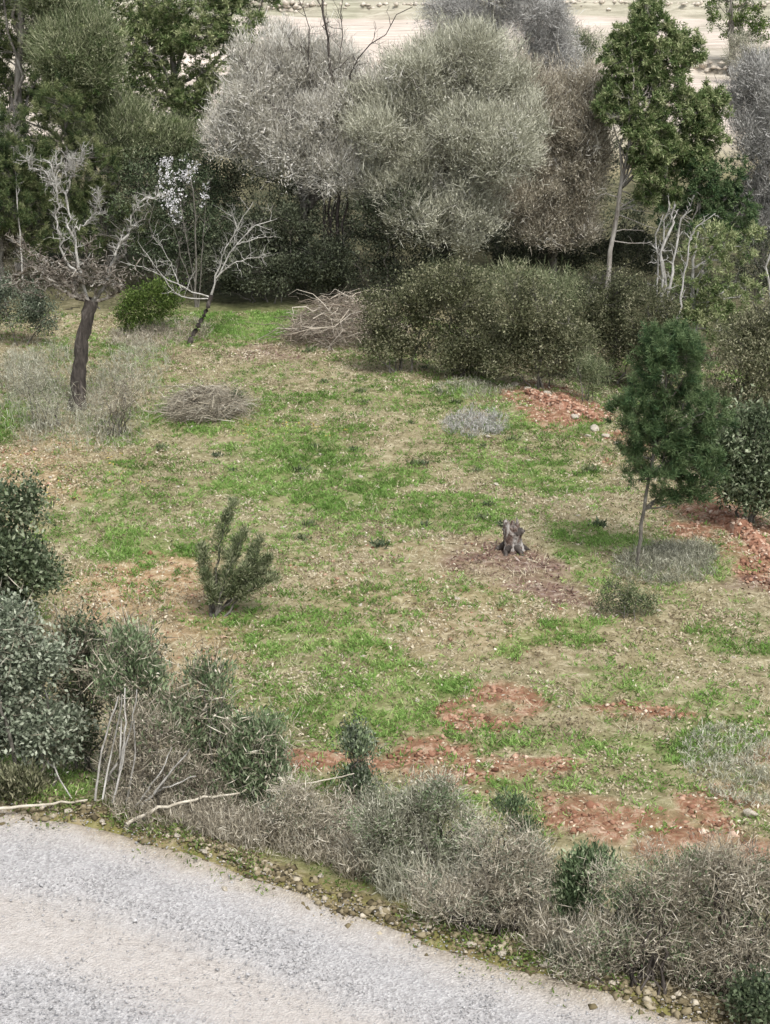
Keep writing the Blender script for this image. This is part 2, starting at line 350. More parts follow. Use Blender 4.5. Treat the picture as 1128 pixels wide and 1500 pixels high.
def plant(name, label, cat, base, lobes, kind, nclump, leaf, seed, trunk=None, r0=.10, bark='bark_grey', group=None, gap=.35, nlimb=2, dens=1.0,
          shell=.6, rough=.35, tb=.5, up=None, crown='crown', stem='trunk', size=1.0, low=False, twigr=.007, dsc=.85, sub=3, spr=.85, leaf2=None, split=3):
    rng = np.random.default_rng(seed)
    Lc = Loc(*base); root = thing(name, Lc.P, label, cat, group)
    LB = lobes_px(Lc, lobes, dsc)
    top = max(LB, key=lambda l: l[0][2])[0]
    LS = []
    for (c, r) in LB:                                # every mass of the crown breaks into a core and a few outlying tufts
        LS.append((c, r * (.86 - .03 * split if split else 1)))
        for k in range(split):
            u = unit(rng.normal(size=3)); f = rng.uniform(.32, .52); LS.append((c + u * r * rng.uniform(.62, .80), r * f))
    wood = Bag(); sk = []
    multi = trunk is None and low
    if trunk is not None:
        tp = poly([Lc.p(*q) for q in trunk], rng, 16, .02); tp[0, 2] = min(tp[0, 2], 0) - .1
        rr = np.linspace(r0, r0 * .35, 16); wood.tubes(tp[None], rr[None], 8); sk.append(tp)
    elif not multi:
        tp = poly([np.array([0, 0, -.15]), top * np.array([.35, .35, .5]), top], rng, 16, .03)
        rr = np.linspace(r0, r0 * .25, 16); wood.tubes(tp[None], rr[None], 8); sk.append(tp)
    # limbs
    A, B = [], []
    for (c, r) in LB:
        for k in range(nlimb):
            e = c + unit(rng.normal(size=3)) * r * .45
            if multi: a = np.array([rng.normal(0, .18) + .25 * c[0], rng.normal(0, .18) + .25 * c[1], -.12])
            else:
                cand = tp[(tp[:, 2] < max(c[2] - r[2] * .2, tp[2, 2]))] if (tp[:, 2] < max(c[2] - r[2] * .2, tp[2, 2])).any() else tp[:3]
                a = cand[int(len(cand) * rng.uniform(.45, .999))] if trunk is None else cand[min(len(cand) - 1, max(int(len(tp) * .38), int(len(cand) * rng.uniform(.5, .999))))]
            A.append(a); B.append(e)
    if multi:
        for a in A: a[2] = Lc.g(a[0], a[1]) - .12
    lp = bez(np.array(A), np.array(B), rng, 9, .4, .025)
    lr = np.linspace(1, .3, 9)[None] * (r0 * rng.uniform(.28, .5, (len(A), 1)) if not multi else r0 * rng.uniform(.3, .6, (len(A), 1)))
    wood.tubes(lp, lr, 6); sk.append(lp[:, 3:].reshape(-1, 3))
    skel = np.concatenate(sk)
    if sub:                                          # second order branches, so that twigs leave from boughs inside the crown
        E, _ = sample_lobes(LS, sub * len(LB) * 3, rng, .45, .2, 0)
        gz = terrain(E[:, 0] + Lc.P[0], E[:, 1] + Lc.P[1]) - Lc.P[2]; E = E[E[:, 2] > gz + .1]
        A2 = attach(skel, E, rng); bp = bez(A2, E, rng, 7, .35, .035)
        l2 = np.linalg.norm(E - A2, axis=1)[:, None]
        wood.tubes(bp, np.linspace(1, .35, 7)[None] * np.clip(l2 * .014, .006, .035), 4)
        skel = np.concatenate([skel, bp[:, 2:].reshape(-1, 3)])
    P, O = sample_lobes(LS, nclump, rng, shell, rough, gap)
    gz = terrain(P[:, 0] + Lc.P[0], P[:, 1] + Lc.P[1]) - Lc.P[2]
    k = P[:, 2] > gz + .04; P, O = P[k], O[k]
    if len(P):
        At = attach(skel, P, rng)
        tw = bez(At, P, rng, 4, .3, .03)
        ln = np.linalg.norm(P - At, axis=1)[:, None]
        wood.tubes(tw, np.linspace(1, .4, 4)[None] * np.clip(ln * .010, .003, .012) * (twigr / .007), 3)
    wo = wood.build(stem, M[bark], root, True)
    def grow(bag, kind, P, O, dens, z, tb):
        q = min(z, 1.3) * spr
        if kind == 'pine':
            shoots(bag, P, O, 4, int(9 * dens), (.07 * q, .24 * q), (.06 * z, .11 * z), (.014 * z, .026 * z), rng, .55, .8, .7, tb)
        elif kind == 'pinefine':
            shoots(bag, P, O, 5, int(14 * dens), (.10 * q, .30 * q), (.06 * z, .11 * z), (.007 * z, .013 * z), rng, .9, .7, .5, tb)
        elif kind == 'broad':
            foliage(bag, P, O, int(26 * dens), .10 * q, (.05 * z, .085 * z), (.028 * z, .046 * z), .6, .35, .9, rng, .45, tb)
        elif kind == 'small':
            foliage(bag, P, O, int(26 * dens), .10 * q, (.035 * z, .065 * z), (.016 * z, .03 * z), .6, .45, .9, rng, .4, tb)
        elif kind == 'twig':
            foliage(bag, P, O, int(24 * dens), .15 * q, (.10 * z, .34 * z), (.006 * z, .012 * z), .30, .55 if up is None else up, .85, rng, 0, tb, .5, .06)
            foliage(bag, P, O, int(16 * dens), .13 * q, (.03 * z, .08 * z), (.010 * z, .022 * z), .3, .3, .9, rng, .2, tb + .12, .5)
        elif kind == 'olive':
            foliage(bag, P, O, int(18 * dens), .13 * q, (.12 * z, .34 * z), (.007 * z, .013 * z), .45, .7 if up is None else up, .65, rng, 0, tb - .05, .45, .05)
            foliage(bag, P, O, int(20 * dens), .12 * q, (.045 * z, .08 * z), (.014 * z, .024 * z), .5, .5, .8, rng, .3, tb + .1, .4)
        elif kind == 'shoot':
            foliage(bag, P, O, int(24 * dens), .08 * q, (.05 * z, .10 * z), (.016 * z, .03 * z), .3, 1.0, .65, rng, .4, tb)
    bag = Bag(); grow(bag, kind, P, O, dens, size, tb)
    bag.build(crown, L[leaf], root)
    if leaf2:                                        # a second kind of leaf or twig among the first
        mat2, kind2, n2, tb2 = leaf2
        P, O = sample_lobes(LS, n2, rng, .7, rough, .9); P = P[P[:, 2] > .1] if len(P) else P; O = O[:len(P)]
        bag = Bag(); grow(bag, kind2, P, O, 1.0, size * 1.1, tb2); bag.build('leaves', L[mat2], root)
    return root, Lc, rng

def twiglets(bag, lines, n, ln, r, rng, tint=None, up=.4, start=.25, K=4, sides=3, fork=0):
    """side twigs off limb lines"""
    A, D = [], []
    for ln_ in lines:
        k = rng.integers(int(len(ln_) * start), len(ln_) - 1, n)
        u = rng.random(n)[:, None]
        A.append(ln_[k] * (1 - u) + ln_[k + 1] * u); D.append(unit(unit(ln_[k + 1] - ln_[k]) * .5 + unit(rng.normal(size=(n, 3))) * .9 + UP * up))
    A = np.concatenate(A); D = np.concatenate(D)
    l_ = rng.uniform(ln[0], ln[1], len(A))[:, None]
    P = bez(A, A + D * l_, rng, K, .3, .05)
    bag.tubes(P, np.linspace(1, .35, K)[None] * rng.uniform(r[0], r[1], (len(A), 1)), sides, None if tint is None else rng.uniform(tint[0], tint[1], len(A)))
    if fork: twiglets(bag, list(P), fork, (ln[0] * .35, ln[1] * .5), (r[0] * .5, r[1] * .5), rng, tint, up, .2, 3, 3)
    return P

def bare_tree(name, label, cat, base, limbs, seed, rscale=1.0, bark='bark_pale', trunk=None, trunk_bark=None, r0=.14, ntw=10, twl=(.2, .6), fork=2, group=None, dj=.25, wob=.02, limbname='limb', K=12, tw=True):
    """limbs: list of (radius, [outline points]) - every limb is a part with its own twigs"""
    rng = np.random.default_rng(seed); Lc = Loc(*base); root = thing(name, Lc.P, label, cat, group)
    if trunk:
        b = Bag(); tp = poly([Lc.p(*q) for q in trunk], rng, 18, .015); tp[0, 2] -= .15
        rr = np.linspace(1.0, .8, 18) * r0 * (1 + .05 * rng.normal(size=18)); rr[:3] *= np.array([1.45, 1.25, 1.08]); rr[-2:] *= 1.1
        b.tubes(tp[None], rr[None], 12); b.build('trunk', M[trunk_bark or bark], root, True)
    for lim in limbs:
        rad, pts = lim[0], lim[1]; mt = lim[2] if len(lim) > 2 else bark
        d1 = rng.uniform(-dj, dj) * len(pts) * .6
        q = [Lc.p(p[0], p[1], (p[2] if len(p) > 2 else d1 * k / max(1, len(pts) - 1))) for k, p in enumerate(pts)]
        if not trunk: q[0][2] = min(q[0][2], 0)
        lp = poly(q, rng, K, wob); b = Bag()
        b.tubes(lp[None], (np.linspace(1, .3, K) * rad * rscale * (1 + .1 * rng.normal(size=K)))[None], 7)
        if tw: twiglets(b, [lp], ntw, twl, (rad * rscale * .12 + .004, rad * rscale * .25 + .005), rng, None, .4, .2, 5, 4, fork)
        b.build(limbname, M[mt], root, True)
    return root, Lc, rng
# ================================================================== SETTING
def ground():
    xs = np.concatenate([np.linspace(-160, -26, 46), np.linspace(-25, -12, 44), np.arange(-11.9, 12, .13), np.linspace(12.2, 25, 44), np.linspace(26, 160, 46)])
    ys = np.concatenate([np.linspace(-30, 15, 30), np.arange(15.5, 20, .25), np.arange(20.1, 50, .12), np.arange(50.2, 80, .45), np.arange(80.5, 160, .7), np.linspace(162, 420, 50)])
    X, Y = np.meshgrid(xs, ys); Z = terrain(X, Y)
    d = road_d(X, Y)
    Z = Z - .07 * ((d < -.25) & (d > -6.3))
    near = (Y > 19) & (Y < 52) & (np.abs(X) < 13)
    Z = Z + near * (.05 * (vnoise(X, Y, .35, 61) - .5) + .03 * (vnoise(X, Y, .16, 62) - .5)) * sst(.1, .6, d)
    hl = (Y > 80)
    Z = Z + hl * (.16 * (vnoise(X * .3, Y, 1.1, 63) - .5) + .5 * (fbm(X, Y, 7, 64) - .5))
    g, r, o, l, yl = masks(X, Y)
    far = sst(80, 96, Y)
    b = Bag(); ny, nx = X.shape
    i = np.arange(ny - 1)[:, None] * nx + np.arange(nx - 1)[None]
    b.add(np.stack([X, Y, Z], -1), np.stack([i, i + 1, i + nx + 1, i + nx], -1).reshape(-1, 4))
    m, t, n, k = nt('ground_soil')
    ob = b.build('ground', m, None, True); tag(ob, kind='structure')
    me = ob.data
    a1 = me.attributes.new('cover', 'FLOAT_COLOR', 'POINT')
    a1.data.foreach_set('color', np.stack([r, g, o, l], -1).astype(np.float32).ravel())
    a2 = me.attributes.new('zone', 'FLOAT_COLOR', 'POINT')
    verge = (1 - sst(.2, .7, d)) * (d > -6.5)
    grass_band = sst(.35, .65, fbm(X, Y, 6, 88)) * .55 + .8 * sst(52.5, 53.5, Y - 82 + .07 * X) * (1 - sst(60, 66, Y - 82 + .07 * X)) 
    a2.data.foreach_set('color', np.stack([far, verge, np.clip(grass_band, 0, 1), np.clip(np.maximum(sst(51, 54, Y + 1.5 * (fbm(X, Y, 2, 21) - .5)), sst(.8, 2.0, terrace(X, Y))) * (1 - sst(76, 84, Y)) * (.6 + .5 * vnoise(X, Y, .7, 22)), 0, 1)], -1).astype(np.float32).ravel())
    def mixc(a, fac, col):
        x = n.new('ShaderNodeMix'); x.data_type = 'RGBA'
        k.new(fac, x.inputs[0]); k.new(a, x.inputs[6])
        if isinstance(col, tuple): x.inputs[7].default_value = (*col, 1)
        else: k.new(col, x.inputs[7])
        return x.outputs[2]
    def mth(op, a, b_):
        x = n.new('ShaderNodeMath'); x.operation = op; x.use_clamp = True
        for q, v in enumerate((a, b_)):
            if isinstance(v, (int, float)): x.inputs[q].default_value = v
            else: k.new(v, x.inputs[q])
        return x.outputs[0]
    tc = n.new('ShaderNodeTexCoord')
    def noise(sc, det, dist=0., ro=.6, st=None):
        x = n.new('ShaderNodeTexNoise'); x.inputs['Scale'].default_value = sc; x.inputs['Detail'].default_value = det; x.inputs['Distortion'].default_value = dist; x.inputs['Roughness'].default_value = ro
        if st:
            mp = n.new('ShaderNodeMapping'); mp.inputs['Scale'].default_value = st; k.new(tc.outputs['Object'], mp.inputs[0]); k.new(mp.outputs[0], x.inputs['Vector'])
        else: k.new(tc.outputs['Object'], x.inputs['Vector'])
        return x.outputs[0]
    n1, n2, n3, n4 = noise(.55, 4), noise(5, 7, .6, .7), noise(16, 5, .3, .7), noise(1.8, 5, .4)
    def rp(src, st):
        x = ramp(n, st); k.new(src, x.inputs[0]); return x.outputs[0]
    base = rp(n2, [(.30, (.085, .07, .038)), (.45, (.20, .17, .10)), (.57, (.31, .27, .175)), (.70, (.50, .45, .33))])
    base = mixc(base, rp(n1, [(.4, (0, 0, 0)), (.65, (.5, .5, .5))]), (.25, .215, .12))
    sc = n.new('ShaderNodeAttribute'); sc.attribute_name = 'cover'; sx = n.new('ShaderNodeSeparateColor'); k.new(sc.outputs['Color'], sx.inputs[0])
    zc = n.new('ShaderNodeAttribute'); zc.attribute_name = 'zone'; zx = n.new('ShaderNodeSeparateColor'); k.new(zc.outputs['Color'], zx.inputs[0])
    brk = rp(n3, [(.38, (.55, .55, .55)), (.6, (1, 1, 1))])
    gcol = rp(n2, [(.3, (.055, .080, .022)), (.5, (.12, .17, .045)), (.7, (.21, .26, .09))])
    rcol = rp(n2, [(.3, (.095, .046, .028)), (.5, (.225, .108, .066)), (.66, (.42, .30, .22))])
    ocol = rp(n2, [(.3, (.17, .10, .05)), (.5, (.36, .235, .135)), (.7, (.56, .45, .32))])
    lcol = rp(n2, [(.3, (.075, .042, .035)), (.5, (.17, .105, .085)), (.7, (.34, .28, .24))])
    c = mixc(base, mth('MULTIPLY', mth('MULTIPLY', sx.outputs[1], .8), brk), gcol)
    c = mixc(c, mth('MULTIPLY', sx.outputs[2], brk), ocol)
    c = mixc(c, mth('MULTIPLY', mth('MULTIPLY', sx.outputs[0], 1.25), brk), rcol)
    c = mixc(c, mth('MULTIPLY', sc.outputs['Alpha'], brk), lcol)
    vcol = rp(n2, [(.3, (.09, .07, .035)), (.5, (.235, .19, .105)), (.7, (.42, .37, .26))])
    vcol = mixc(vcol, rp(n4, [(.42, (0, 0, 0)), (.58, (.8, .8, .8))]), (.17, .165, .05))
    c = mixc(c, zx.outputs[1], vcol)
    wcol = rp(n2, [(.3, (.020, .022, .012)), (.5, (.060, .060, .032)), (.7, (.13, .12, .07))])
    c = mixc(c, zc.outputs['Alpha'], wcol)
    nh = noise(1.0, 8, .5, .78, (.22, 2.4, 3.0))
    fcol = rp(nh, [(.28, (.19, .16, .125)), (.42, (.40, .345, .29)), (.55, (.56, .49, .425)), (.72, (.72, .66, .60))])
    fgr = rp(nh, [(.3, (.14, .135, .09)), (.6, (.36, .35, .27))])
    fcol = mixc(fcol, zx.outputs[2], fgr)
    c = mixc(c, zx.outputs[0], fcol)
    p = n.new('ShaderNodeBsdfPrincipled'); p.inputs['Roughness'].default_value = .95; p.inputs['Specular IOR Level'].default_value = .1
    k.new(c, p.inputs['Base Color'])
    bm = n.new('ShaderNodeBump'); bm.inputs['Strength'].default_value = .8; bm.inputs['Distance'].default_value = .05
    k.new(mth('ADD', mth('MULTIPLY', n2, .6), mth('MULTIPLY', n3, .4)), bm.inputs['Height']); k.new(bm.outputs[0], p.inputs['Normal'])
    o_ = n.new('ShaderNodeOutputMaterial'); k.new(p.outputs[0], o_.inputs[0])
ground()

def road():
    xs = np.arange(-16, 16, .16); ds = np.concatenate([np.linspace(-6.45, -.7, 44), np.linspace(-.62, .02, 12)])
    Xg, Dg = np.meshgrid(xs, ds)
    wv = .16 * (fbm(Xg, Xg * 0, 1.1, 71) - .5) * 2 * sst(-1.2, 0, Dg)
    Y = edge_y(Xg) + (Dg + wv) / .90
    Z = terrain(Xg, Y) + .02 + .025 * (vnoise(Xg, Y, .5, 72) - .5) - .03 * np.exp(-((Dg + 1.75) / .35) ** 2) - .03 * np.exp(-((Dg + 3.4) / .35) ** 2)
    Z = Z - .10 * sst(-.16, .02, Dg)
    b = Bag(); ny, nx = Xg.shape
    i = np.arange(ny - 1)[:, None] * nx + np.arange(nx - 1)[None]
    b.add(np.stack([Xg, Y, Z], -1), np.stack([i, i + 1, i + nx + 1, i + nx], -1).reshape(-1, 4), None, ((Dg + 6.5) / 6.5).ravel())
    m, t, n, k = nt('road_gravel')
    ob = b.build('gravel_road', m, None, True); tag(ob, kind='structure')
    a = n.new('ShaderNodeAttribute'); a.attribute_name = 'tint'
    tc = n.new('ShaderNodeTexCoord')
    def noise(sc, det, ro=.6):
        x = n.new('ShaderNodeTexNoise'); x.inputs['Scale'].default_value = sc; x.inputs['Detail'].default_value = det; x.inputs['Roughness'].default_value = ro
        k.new(tc.outputs['Object'], x.inputs['Vector']); return x.outputs[0]
    w = n.new('ShaderNodeMath'); w.operation = 'MULTIPLY_ADD'; k.new(noise(1.3, 4), w.inputs[0]); w.inputs[1].default_value = .09; k.new(a.outputs['Fac'], w.inputs[2])
    w2 = n.new('ShaderNodeMath'); w2.operation = 'ADD'; k.new(w.outputs[0], w2.inputs[0]); w2.inputs[1].default_value = -.045
    # dust in the wheel tracks (1) against loose grey stone between them (0)
    f = ramp(n, [(.22, (.9,) * 3), (.34, (.15,) * 3), (.52, (.1,) * 3), (.60, (.75,) * 3), (.71, (.85,) * 3), (.78, (.15,) * 3), (.87, (.1,) * 3), (.93, (.55,) * 3), (1.0, (.8,) * 3)]); k.new(w2.outputs[0], f.inputs[0])
    vz = n.new('ShaderNodeTexVoronoi'); vz.inputs['Scale'].default_value = 34; k.new(tc.outputs['Object'], vz.inputs['Vector'])
    g = ramp(n, [(0, (.22, .217, .217)), (.4, (.33, .326, .328)), (.7, (.41, .406, .408)), (1, (.51, .505, .503))]); k.new(vz.outputs['Color'], g.inputs[0])
    n2 = noise(9, 8, .7)
    du = ramp(n, [(.3, (.345, .312, .28)), (.5, (.43, .395, .36)), (.7, (.50, .468, .435))]); k.new(n2, du.inputs[0])
    mx = n.new('ShaderNodeMix'); mx.data_type = 'RGBA'; k.new(f.outputs[0], mx.inputs[0]); k.new(g.outputs[0], mx.inputs[6]); k.new(du.outputs[0], mx.inputs[7])
    e = ramp(n, [(.93, (0, 0, 0)), (.985, (.8, .8, .8))]); k.new(w2.outputs[0], e.inputs[0])
    ec = ramp(n, [(.3, (.15, .115, .07)), (.55, (.31, .26, .18)), (.75, (.45, .41, .33))]); k.new(n2, ec.inputs[0])
    m2 = n.new('ShaderNodeMix'); m2.data_type = 'RGBA'; k.new(e.outputs[0], m2.inputs[0]); k.new(mx.outputs[2], m2.inputs[6]); k.new(ec.outputs[0], m2.inputs[7])
    p = n.new('ShaderNodeBsdfPrincipled'); p.inputs['Roughness'].default_value = .9; p.inputs['Specular IOR Level'].default_value = .2
    k.new(m2.outputs[2], p.inputs['Base Color'])
    bm = n.new('ShaderNodeBump'); bm.inputs['Strength'].default_value = .6; bm.inputs['Distance'].default_value = .03
    k.new(vz.outputs['Distance'], bm.inputs['Height']); b2 = n.new('ShaderNodeBump'); b2.inputs['Strength'].default_value = .4; b2.inputs['Distance'].default_value = .04
    k.new(n2, b2.inputs['Height']); k.new(bm.outputs[0], b2.inputs['Normal']); k.new(b2.outputs[0], p.inputs['Normal'])
    o_ = n.new('ShaderNodeOutputMaterial'); k.new(p.outputs[0], o_.inputs[0])
road()

# ------------------------------------------------------------------ uncountable ground cover
def field_points(n, rng, y0=20.0, y1=52.0):
    y = y0 + (y1 - y0) * rng.random(int(n * 1.35)); hw = .245 * y + 1.5
    x = (rng.random(len(y)) * 2 - 1) * hw
    k = rng.random(len(y)) < hw / (.245 * y1 + 1.5)
    return x[k], y[k]
def cover(name, mat, n, seed, prob, ln, wd, up, flat=0., tb=.5, clump=0.35, nb=4, sp=.05):
    rng = np.random.default_rng(seed); x, y = field_points(n, rng)
    d = road_d(x, y)
    k = (d > .15) & (rng.random(len(x)) < prob(x, y, d)); x, y = x[k], y[k]
    P = np.stack([x, y, terrain(x, y)], -1); N = len(P) * nb
    t = np.repeat(np.clip(tb + (fbm(x, y, 1.3, seed) - .5) * 1.0 + rng.normal(0, .12, len(x)), 0, 1), nb)
    B = np.repeat(P, nb, 0) + rng.normal(size=(N, 3)) * np.array([sp, sp, .008])
    D = unit(UP * up + unit(rng.normal(size=(N, 3)) * np.array([1, 1, .4])))
    D[:, 2] = np.abs(D[:, 2])
    b = Bag(); sz = np.repeat(.7 + .7 * rng.random(len(x)), nb)
    b.blades(B, D, rng.uniform(ln[0], ln[1], N) * sz, rng.uniform(wd[0], wd[1], N), rng, np.clip(t + rng.normal(0, .14, N), 0, 1), flat, .1)
    tag(b.build(name, mat), kind='stuff')
cover('grass', L['grass'], 120000, 501, lambda x, y, d: np.clip(masks(x, y)[0] ** 1.15 * 1.0 + .04 - .3 * masks(x, y)[3], 0, 1) * sst(.28, .55, fbm(x, y, .32, 48, 2)), (.05, .13), (.012, .024), .8, 0, .5, nb=8, sp=.04)
cover('grass', L['yellow'], 42000, 506, lambda x, y, d: np.clip(.30 * sst(.35, .6, fbm(x, y, 1.1, 47)) + .2 * masks(x, y)[0] - .3 * masks(x, y)[1] - .3 * masks(x, y)[3], 0, 1), (.04, .10), (.014, .028), .45, .3, .55, nb=5, sp=.06)
cover('dry_grass', L['straw'], 90000, 502, lambda x, y, d: np.clip(.62 - .8 * masks(x, y)[0] - .75 * masks(x, y)[1] - .7 * masks(x, y)[3], 0, 1) * sst(.3, .6, fbm(x, y, .9, 41)), (.05, .13), (.006, .013), .35, 0, .5, nb=5, sp=.06)
cover('leaf_litter', L['chips'], 170000, 503, lambda x, y, d: np.clip(.5 - .25 * masks(x, y)[0] - .25 * masks(x, y)[3] - .4 * masks(x, y)[1], 0, 1) * sst(.25, .65, vnoise(x, y, .8, 43)), (.03, .085), (.016, .04), .35, .45, .33, nb=3, sp=.09)
cover('tall_straw', L['straw'], 7000, 507, lambda x, y, d: .6 * sst(.45, .7, fbm(x, y, 1.4, 49)) * (1 - masks(x, y)[1]), (.10, .26), (.005, .010), 1.1, 0, .55, nb=6, sp=.05)
cover('bark_litter', L['mulch'], 30000, 504, lambda x, y, d: masks(x, y)[3] * .9, (.05, .16), (.015, .04), .15, .5, .45, nb=3, sp=.08)
cover('yellow_leaves', L['yleaf'], 14000, 505, lambda x, y, d: masks(x, y)[4] * .6, (.05, .09), (.03, .06), .1, .7, .5, nb=2, sp=.1)
def clods():
    rng = np.random.default_rng(510); x, y = field_points(90000, rng); d = road_d(x, y); mm = masks(x, y)
    k = (d > .3) & (rng.random(len(x)) < np.clip(mm[1] * .7 + .2 * mm[2], 0, 1)); x, y = x[k], y[k]
    b = Bag(); b.octas(np.stack([x, y, terrain(x, y)], -1), rng.uniform(.012, .05, len(x)) * rng.choice([1, 1, 1.6], len(x)), rng, rng.normal(.5, .22, len(x)))
    tag(b.build('red_clods', L['clod']), kind='stuff')
    x, y = field_points(26000, rng); d = road_d(x, y); k = (d > .3) & (rng.random(len(x)) < sst(.35, .7, vnoise(x, y, 1.1, 44))); x, y = x[k], y[k]
    b = Bag(); b.octas(np.stack([x, y, terrain(x, y)], -1), rng.uniform(.012, .038, len(x)), rng, rng.normal(.62, .2, len(x)))
    tag(b.build('field_pebbles', L['chips']), kind='stuff')
    # loose gravel on the road
    n = 60000; x = rng.uniform(-8, 8, n); d = rng.uniform(-6.2, .05, n)
    dens = np.interp(d, [-6.3, -4.6, -3.9, -3.1, -2.5, -1.7, -1.25, -.9, -.5, 0], [.3, .25, .8, .8, .3, .2, .85, .9, .4, .4])
    k = rng.random(n) < dens; x, d = x[k], d[k]; y = edge_y(x) + d / .90
    b = Bag(); b.octas(np.stack([x, y, terrain(x, y) + .022], -1), rng.uniform(.006, .015, len(x)) * rng.choice([1, 1, 1, 1.5, 2.4], len(x), p=[.3, .3, .3, .085, .015]), rng, rng.normal(.5, .14, len(x)))
    tag(b.build('gravel', L['gravel']), kind='stuff')
    # rubble pushed up along the verge
    n = 15000; x = rng.uniform(-7.5, 7.5, n); d = rng.normal(.08, .15, n) + .35 * (vnoise(x, x * 0, .8, 51) - .5); k = (d < .65) & (d > -.4) & (rng.random(n) < .35 + .65 * vnoise(x, d, .6, 45)); x, d = x[k], d[k]; y = edge_y(x) + d / .90
    b = Bag(); b.octas(np.stack([x, y, terrain(x, y) + .01], -1), rng.uniform(.008, .032, len(x)) * rng.choice([1, 1, 1, 1, 2.4], len(x)), rng, rng.normal(.45, .26, len(x)), .5)
    tag(b.build('verge_rubble', L['rubble']), kind='stuff')
    n = 1900; x = rng.uniform(-7.5, 7.5, n); d = rng.normal(.18, .22, n); k = rng.random(n) < sst(.45, .65, vnoise(x, d, .55, 46)); x, d = x[k], d[k]; y = edge_y(x) + d / .90
    P = np.stack([x, y, terrain(x, y) + .03], -1); b = Bag(); nb = 6; N = len(P) * nb
    b.blades(np.repeat(P, nb, 0) + rng.normal(size=(N, 3)) * np.array([.06, .06, .02]), unit(rng.normal(size=(N, 3)) * np.array([1, 1, .3]) + UP * .7), rng.uniform(.03, .08, N), rng.uniform(.012, .026, N), rng, np.repeat(rng.normal(.5, .2, len(P)), nb), .3)
    tag(b.build('verge_weeds', L['yellow']), kind='stuff')
clods()

# ================================================================== FAR HILLSIDE
def stone_wall(name, label, cat, pts, h, th, seed):
    rng = np.random.default_rng(seed); b = Bag()
    pts = np.asarray(pts, float); seg = np.concatenate([[0], np.cumsum(np.linalg.norm(np.diff(pts, axis=0), axis=1))])
    P, Sz = [], []
    for row in range(int(h / .27)):
        u = 0
        while u < seg[-1]:
            u += rng.uniform(.25, .6)
            x, y = np.interp(u, seg, pts[:, 0]), np.interp(u, seg, pts[:, 1])
            P.append([x + rng.normal(0, .05), y + rng.normal(0, th * .3), terrain(x, y - .7) + .12 + row * .26 + rng.normal(0, .04)]); Sz.append(rng.uniform(.2, .34))
    b.octas(np.array(P), np.array(Sz), rng, rng.normal(.65, .18, len(P)), .62)
    o = b.build(name, L['chips']); o.data.materials[0] = M['wall']
    return tag(o, label, cat, None, 'thing')
stone_wall('dry_stone_wall', 'pale dry stone terrace wall across the far hillside', 'wall', [(x, 136.3 - .07 * x) for x in np.linspace(-30, 55, 30)], 1.3, .5, 900)
stone_wall('dry_stone_wall', 'lower pale rubble wall on the far hillside, just above the green pine top', 'wall', [(x, 113.3 - .05 * x) for x in np.linspace(6, 50, 24)], .9, .5, 901)

stone_wall('dry_stone_wall', 'low tumbled stone row at the near foot of the far hillside', 'wall', [(x, 101 - .06 * x + .8 * math.sin(x * .4)) for x in np.linspace(8, 44, 24)], .6, .5, 902)
# ================================================================== BACK ROW: pines, grey wild olives
T = plant
T('pine_tree', 'tall green pine filling the top left edge of the picture', 'pine tree', (30, 395), [(20, 20, 130, 90), (70, -70, 120, 90), (-60, 110, 110, 90), (60, 110, 80, 60, 1)], 'pine', 2402, 'pine', 1, r0=.2, bark='bark_pine', tb=.62, size=1.55, dens=1.25, gap=.15, rough=.55)
T('pine_tree', 'bushy bright green pine left of the pale grey olives, reaching out of the frame', 'pine tree', (270, 392), [(290, 60, 95, 65, -1), (370, 25, 55, 40, -1), (230, 110, 70, 50, -1), (260, -50, 130, 70), (325, 125, 50, 40, -1), (405, 40, 32, 18, -1), (285, 170, 50, 35, -1)], 'pine', 3078, 'pine_bright', 2, r0=.2, bark='bark_pine', tb=.75, size=1.55, dens=1.25, gap=.2, rough=.55)
T('thicket_tree', 'olive brown twiggy tree between the two tall pines on the left', 'tree', (165, 405), [(130, 110, 85, 70, -1), (185, 225, 85, 60, -1.2), (100, 40, 60, 50, -.6), (260, 235, 50, 40, -1)], 'olive', 2418, 'thicket', 3, r0=.14, tb=.6, size=1.5, dens=1.25, gap=.15, leaf2=('pine_bright', 'pine', 420, .55))
T('pine_sapling', 'young rich green pine standing behind the dead gnarled tree', 'pine tree', (108, 425), [(110, 180, 60, 60), (110, 265, 90, 75), (60, 330, 80, 60), (150, 330, 70, 60)], 'pinefine', 1587, 'pine', 4, r0=.1, bark='bark_grey', tb=.55, size=1.35, dens=1.25, gap=.15)
T('pine_sapling', 'shaggy young pine at the left edge, beside the red-brown scrub', 'pine tree', (5, 430), [(15, 225, 60, 60), (0, 300, 80, 70)], 'pinefine', 928, 'pine', 5, r0=.1, bark='bark_grey', tb=.38, size=1.4, dens=1.25, gap=.15)
T('evergreen_shrub', 'dark green shrubby growth behind the white blossom tree', 'shrub', (235, 430), [(215, 300, 70, 70), (290, 290, 60, 60), (245, 360, 90, 50), (330, 350, 60, 50)], 'small', 1285, 'mastic_green', 6, low=True, r0=.07, tb=.35, size=1.9, dens=.9, rough=.5)
T('evergreen_shrub', 'dark evergreen undergrowth at the far left, behind the shaggy young pine', 'shrub', (40, 385), [(30, 300, 80, 60, 1), (90, 340, 80, 50, 1), (40, 230, 70, 60, 1)], 'small', 979, 'mastic_green', 8, low=True, r0=.07, tb=.28, size=1.4)
T('evergreen_shrub', 'dark evergreen undergrowth between the young pine and the white blossom', 'shrub', (190, 388), [(180, 310, 80, 60, 1), (250, 340, 80, 50, 1), (200, 230, 80, 60, 1), (290, 240, 60, 70, 1)], 'small', 900, 'mastic_green', 9, low=True, r0=.07, tb=.25, size=1.6)
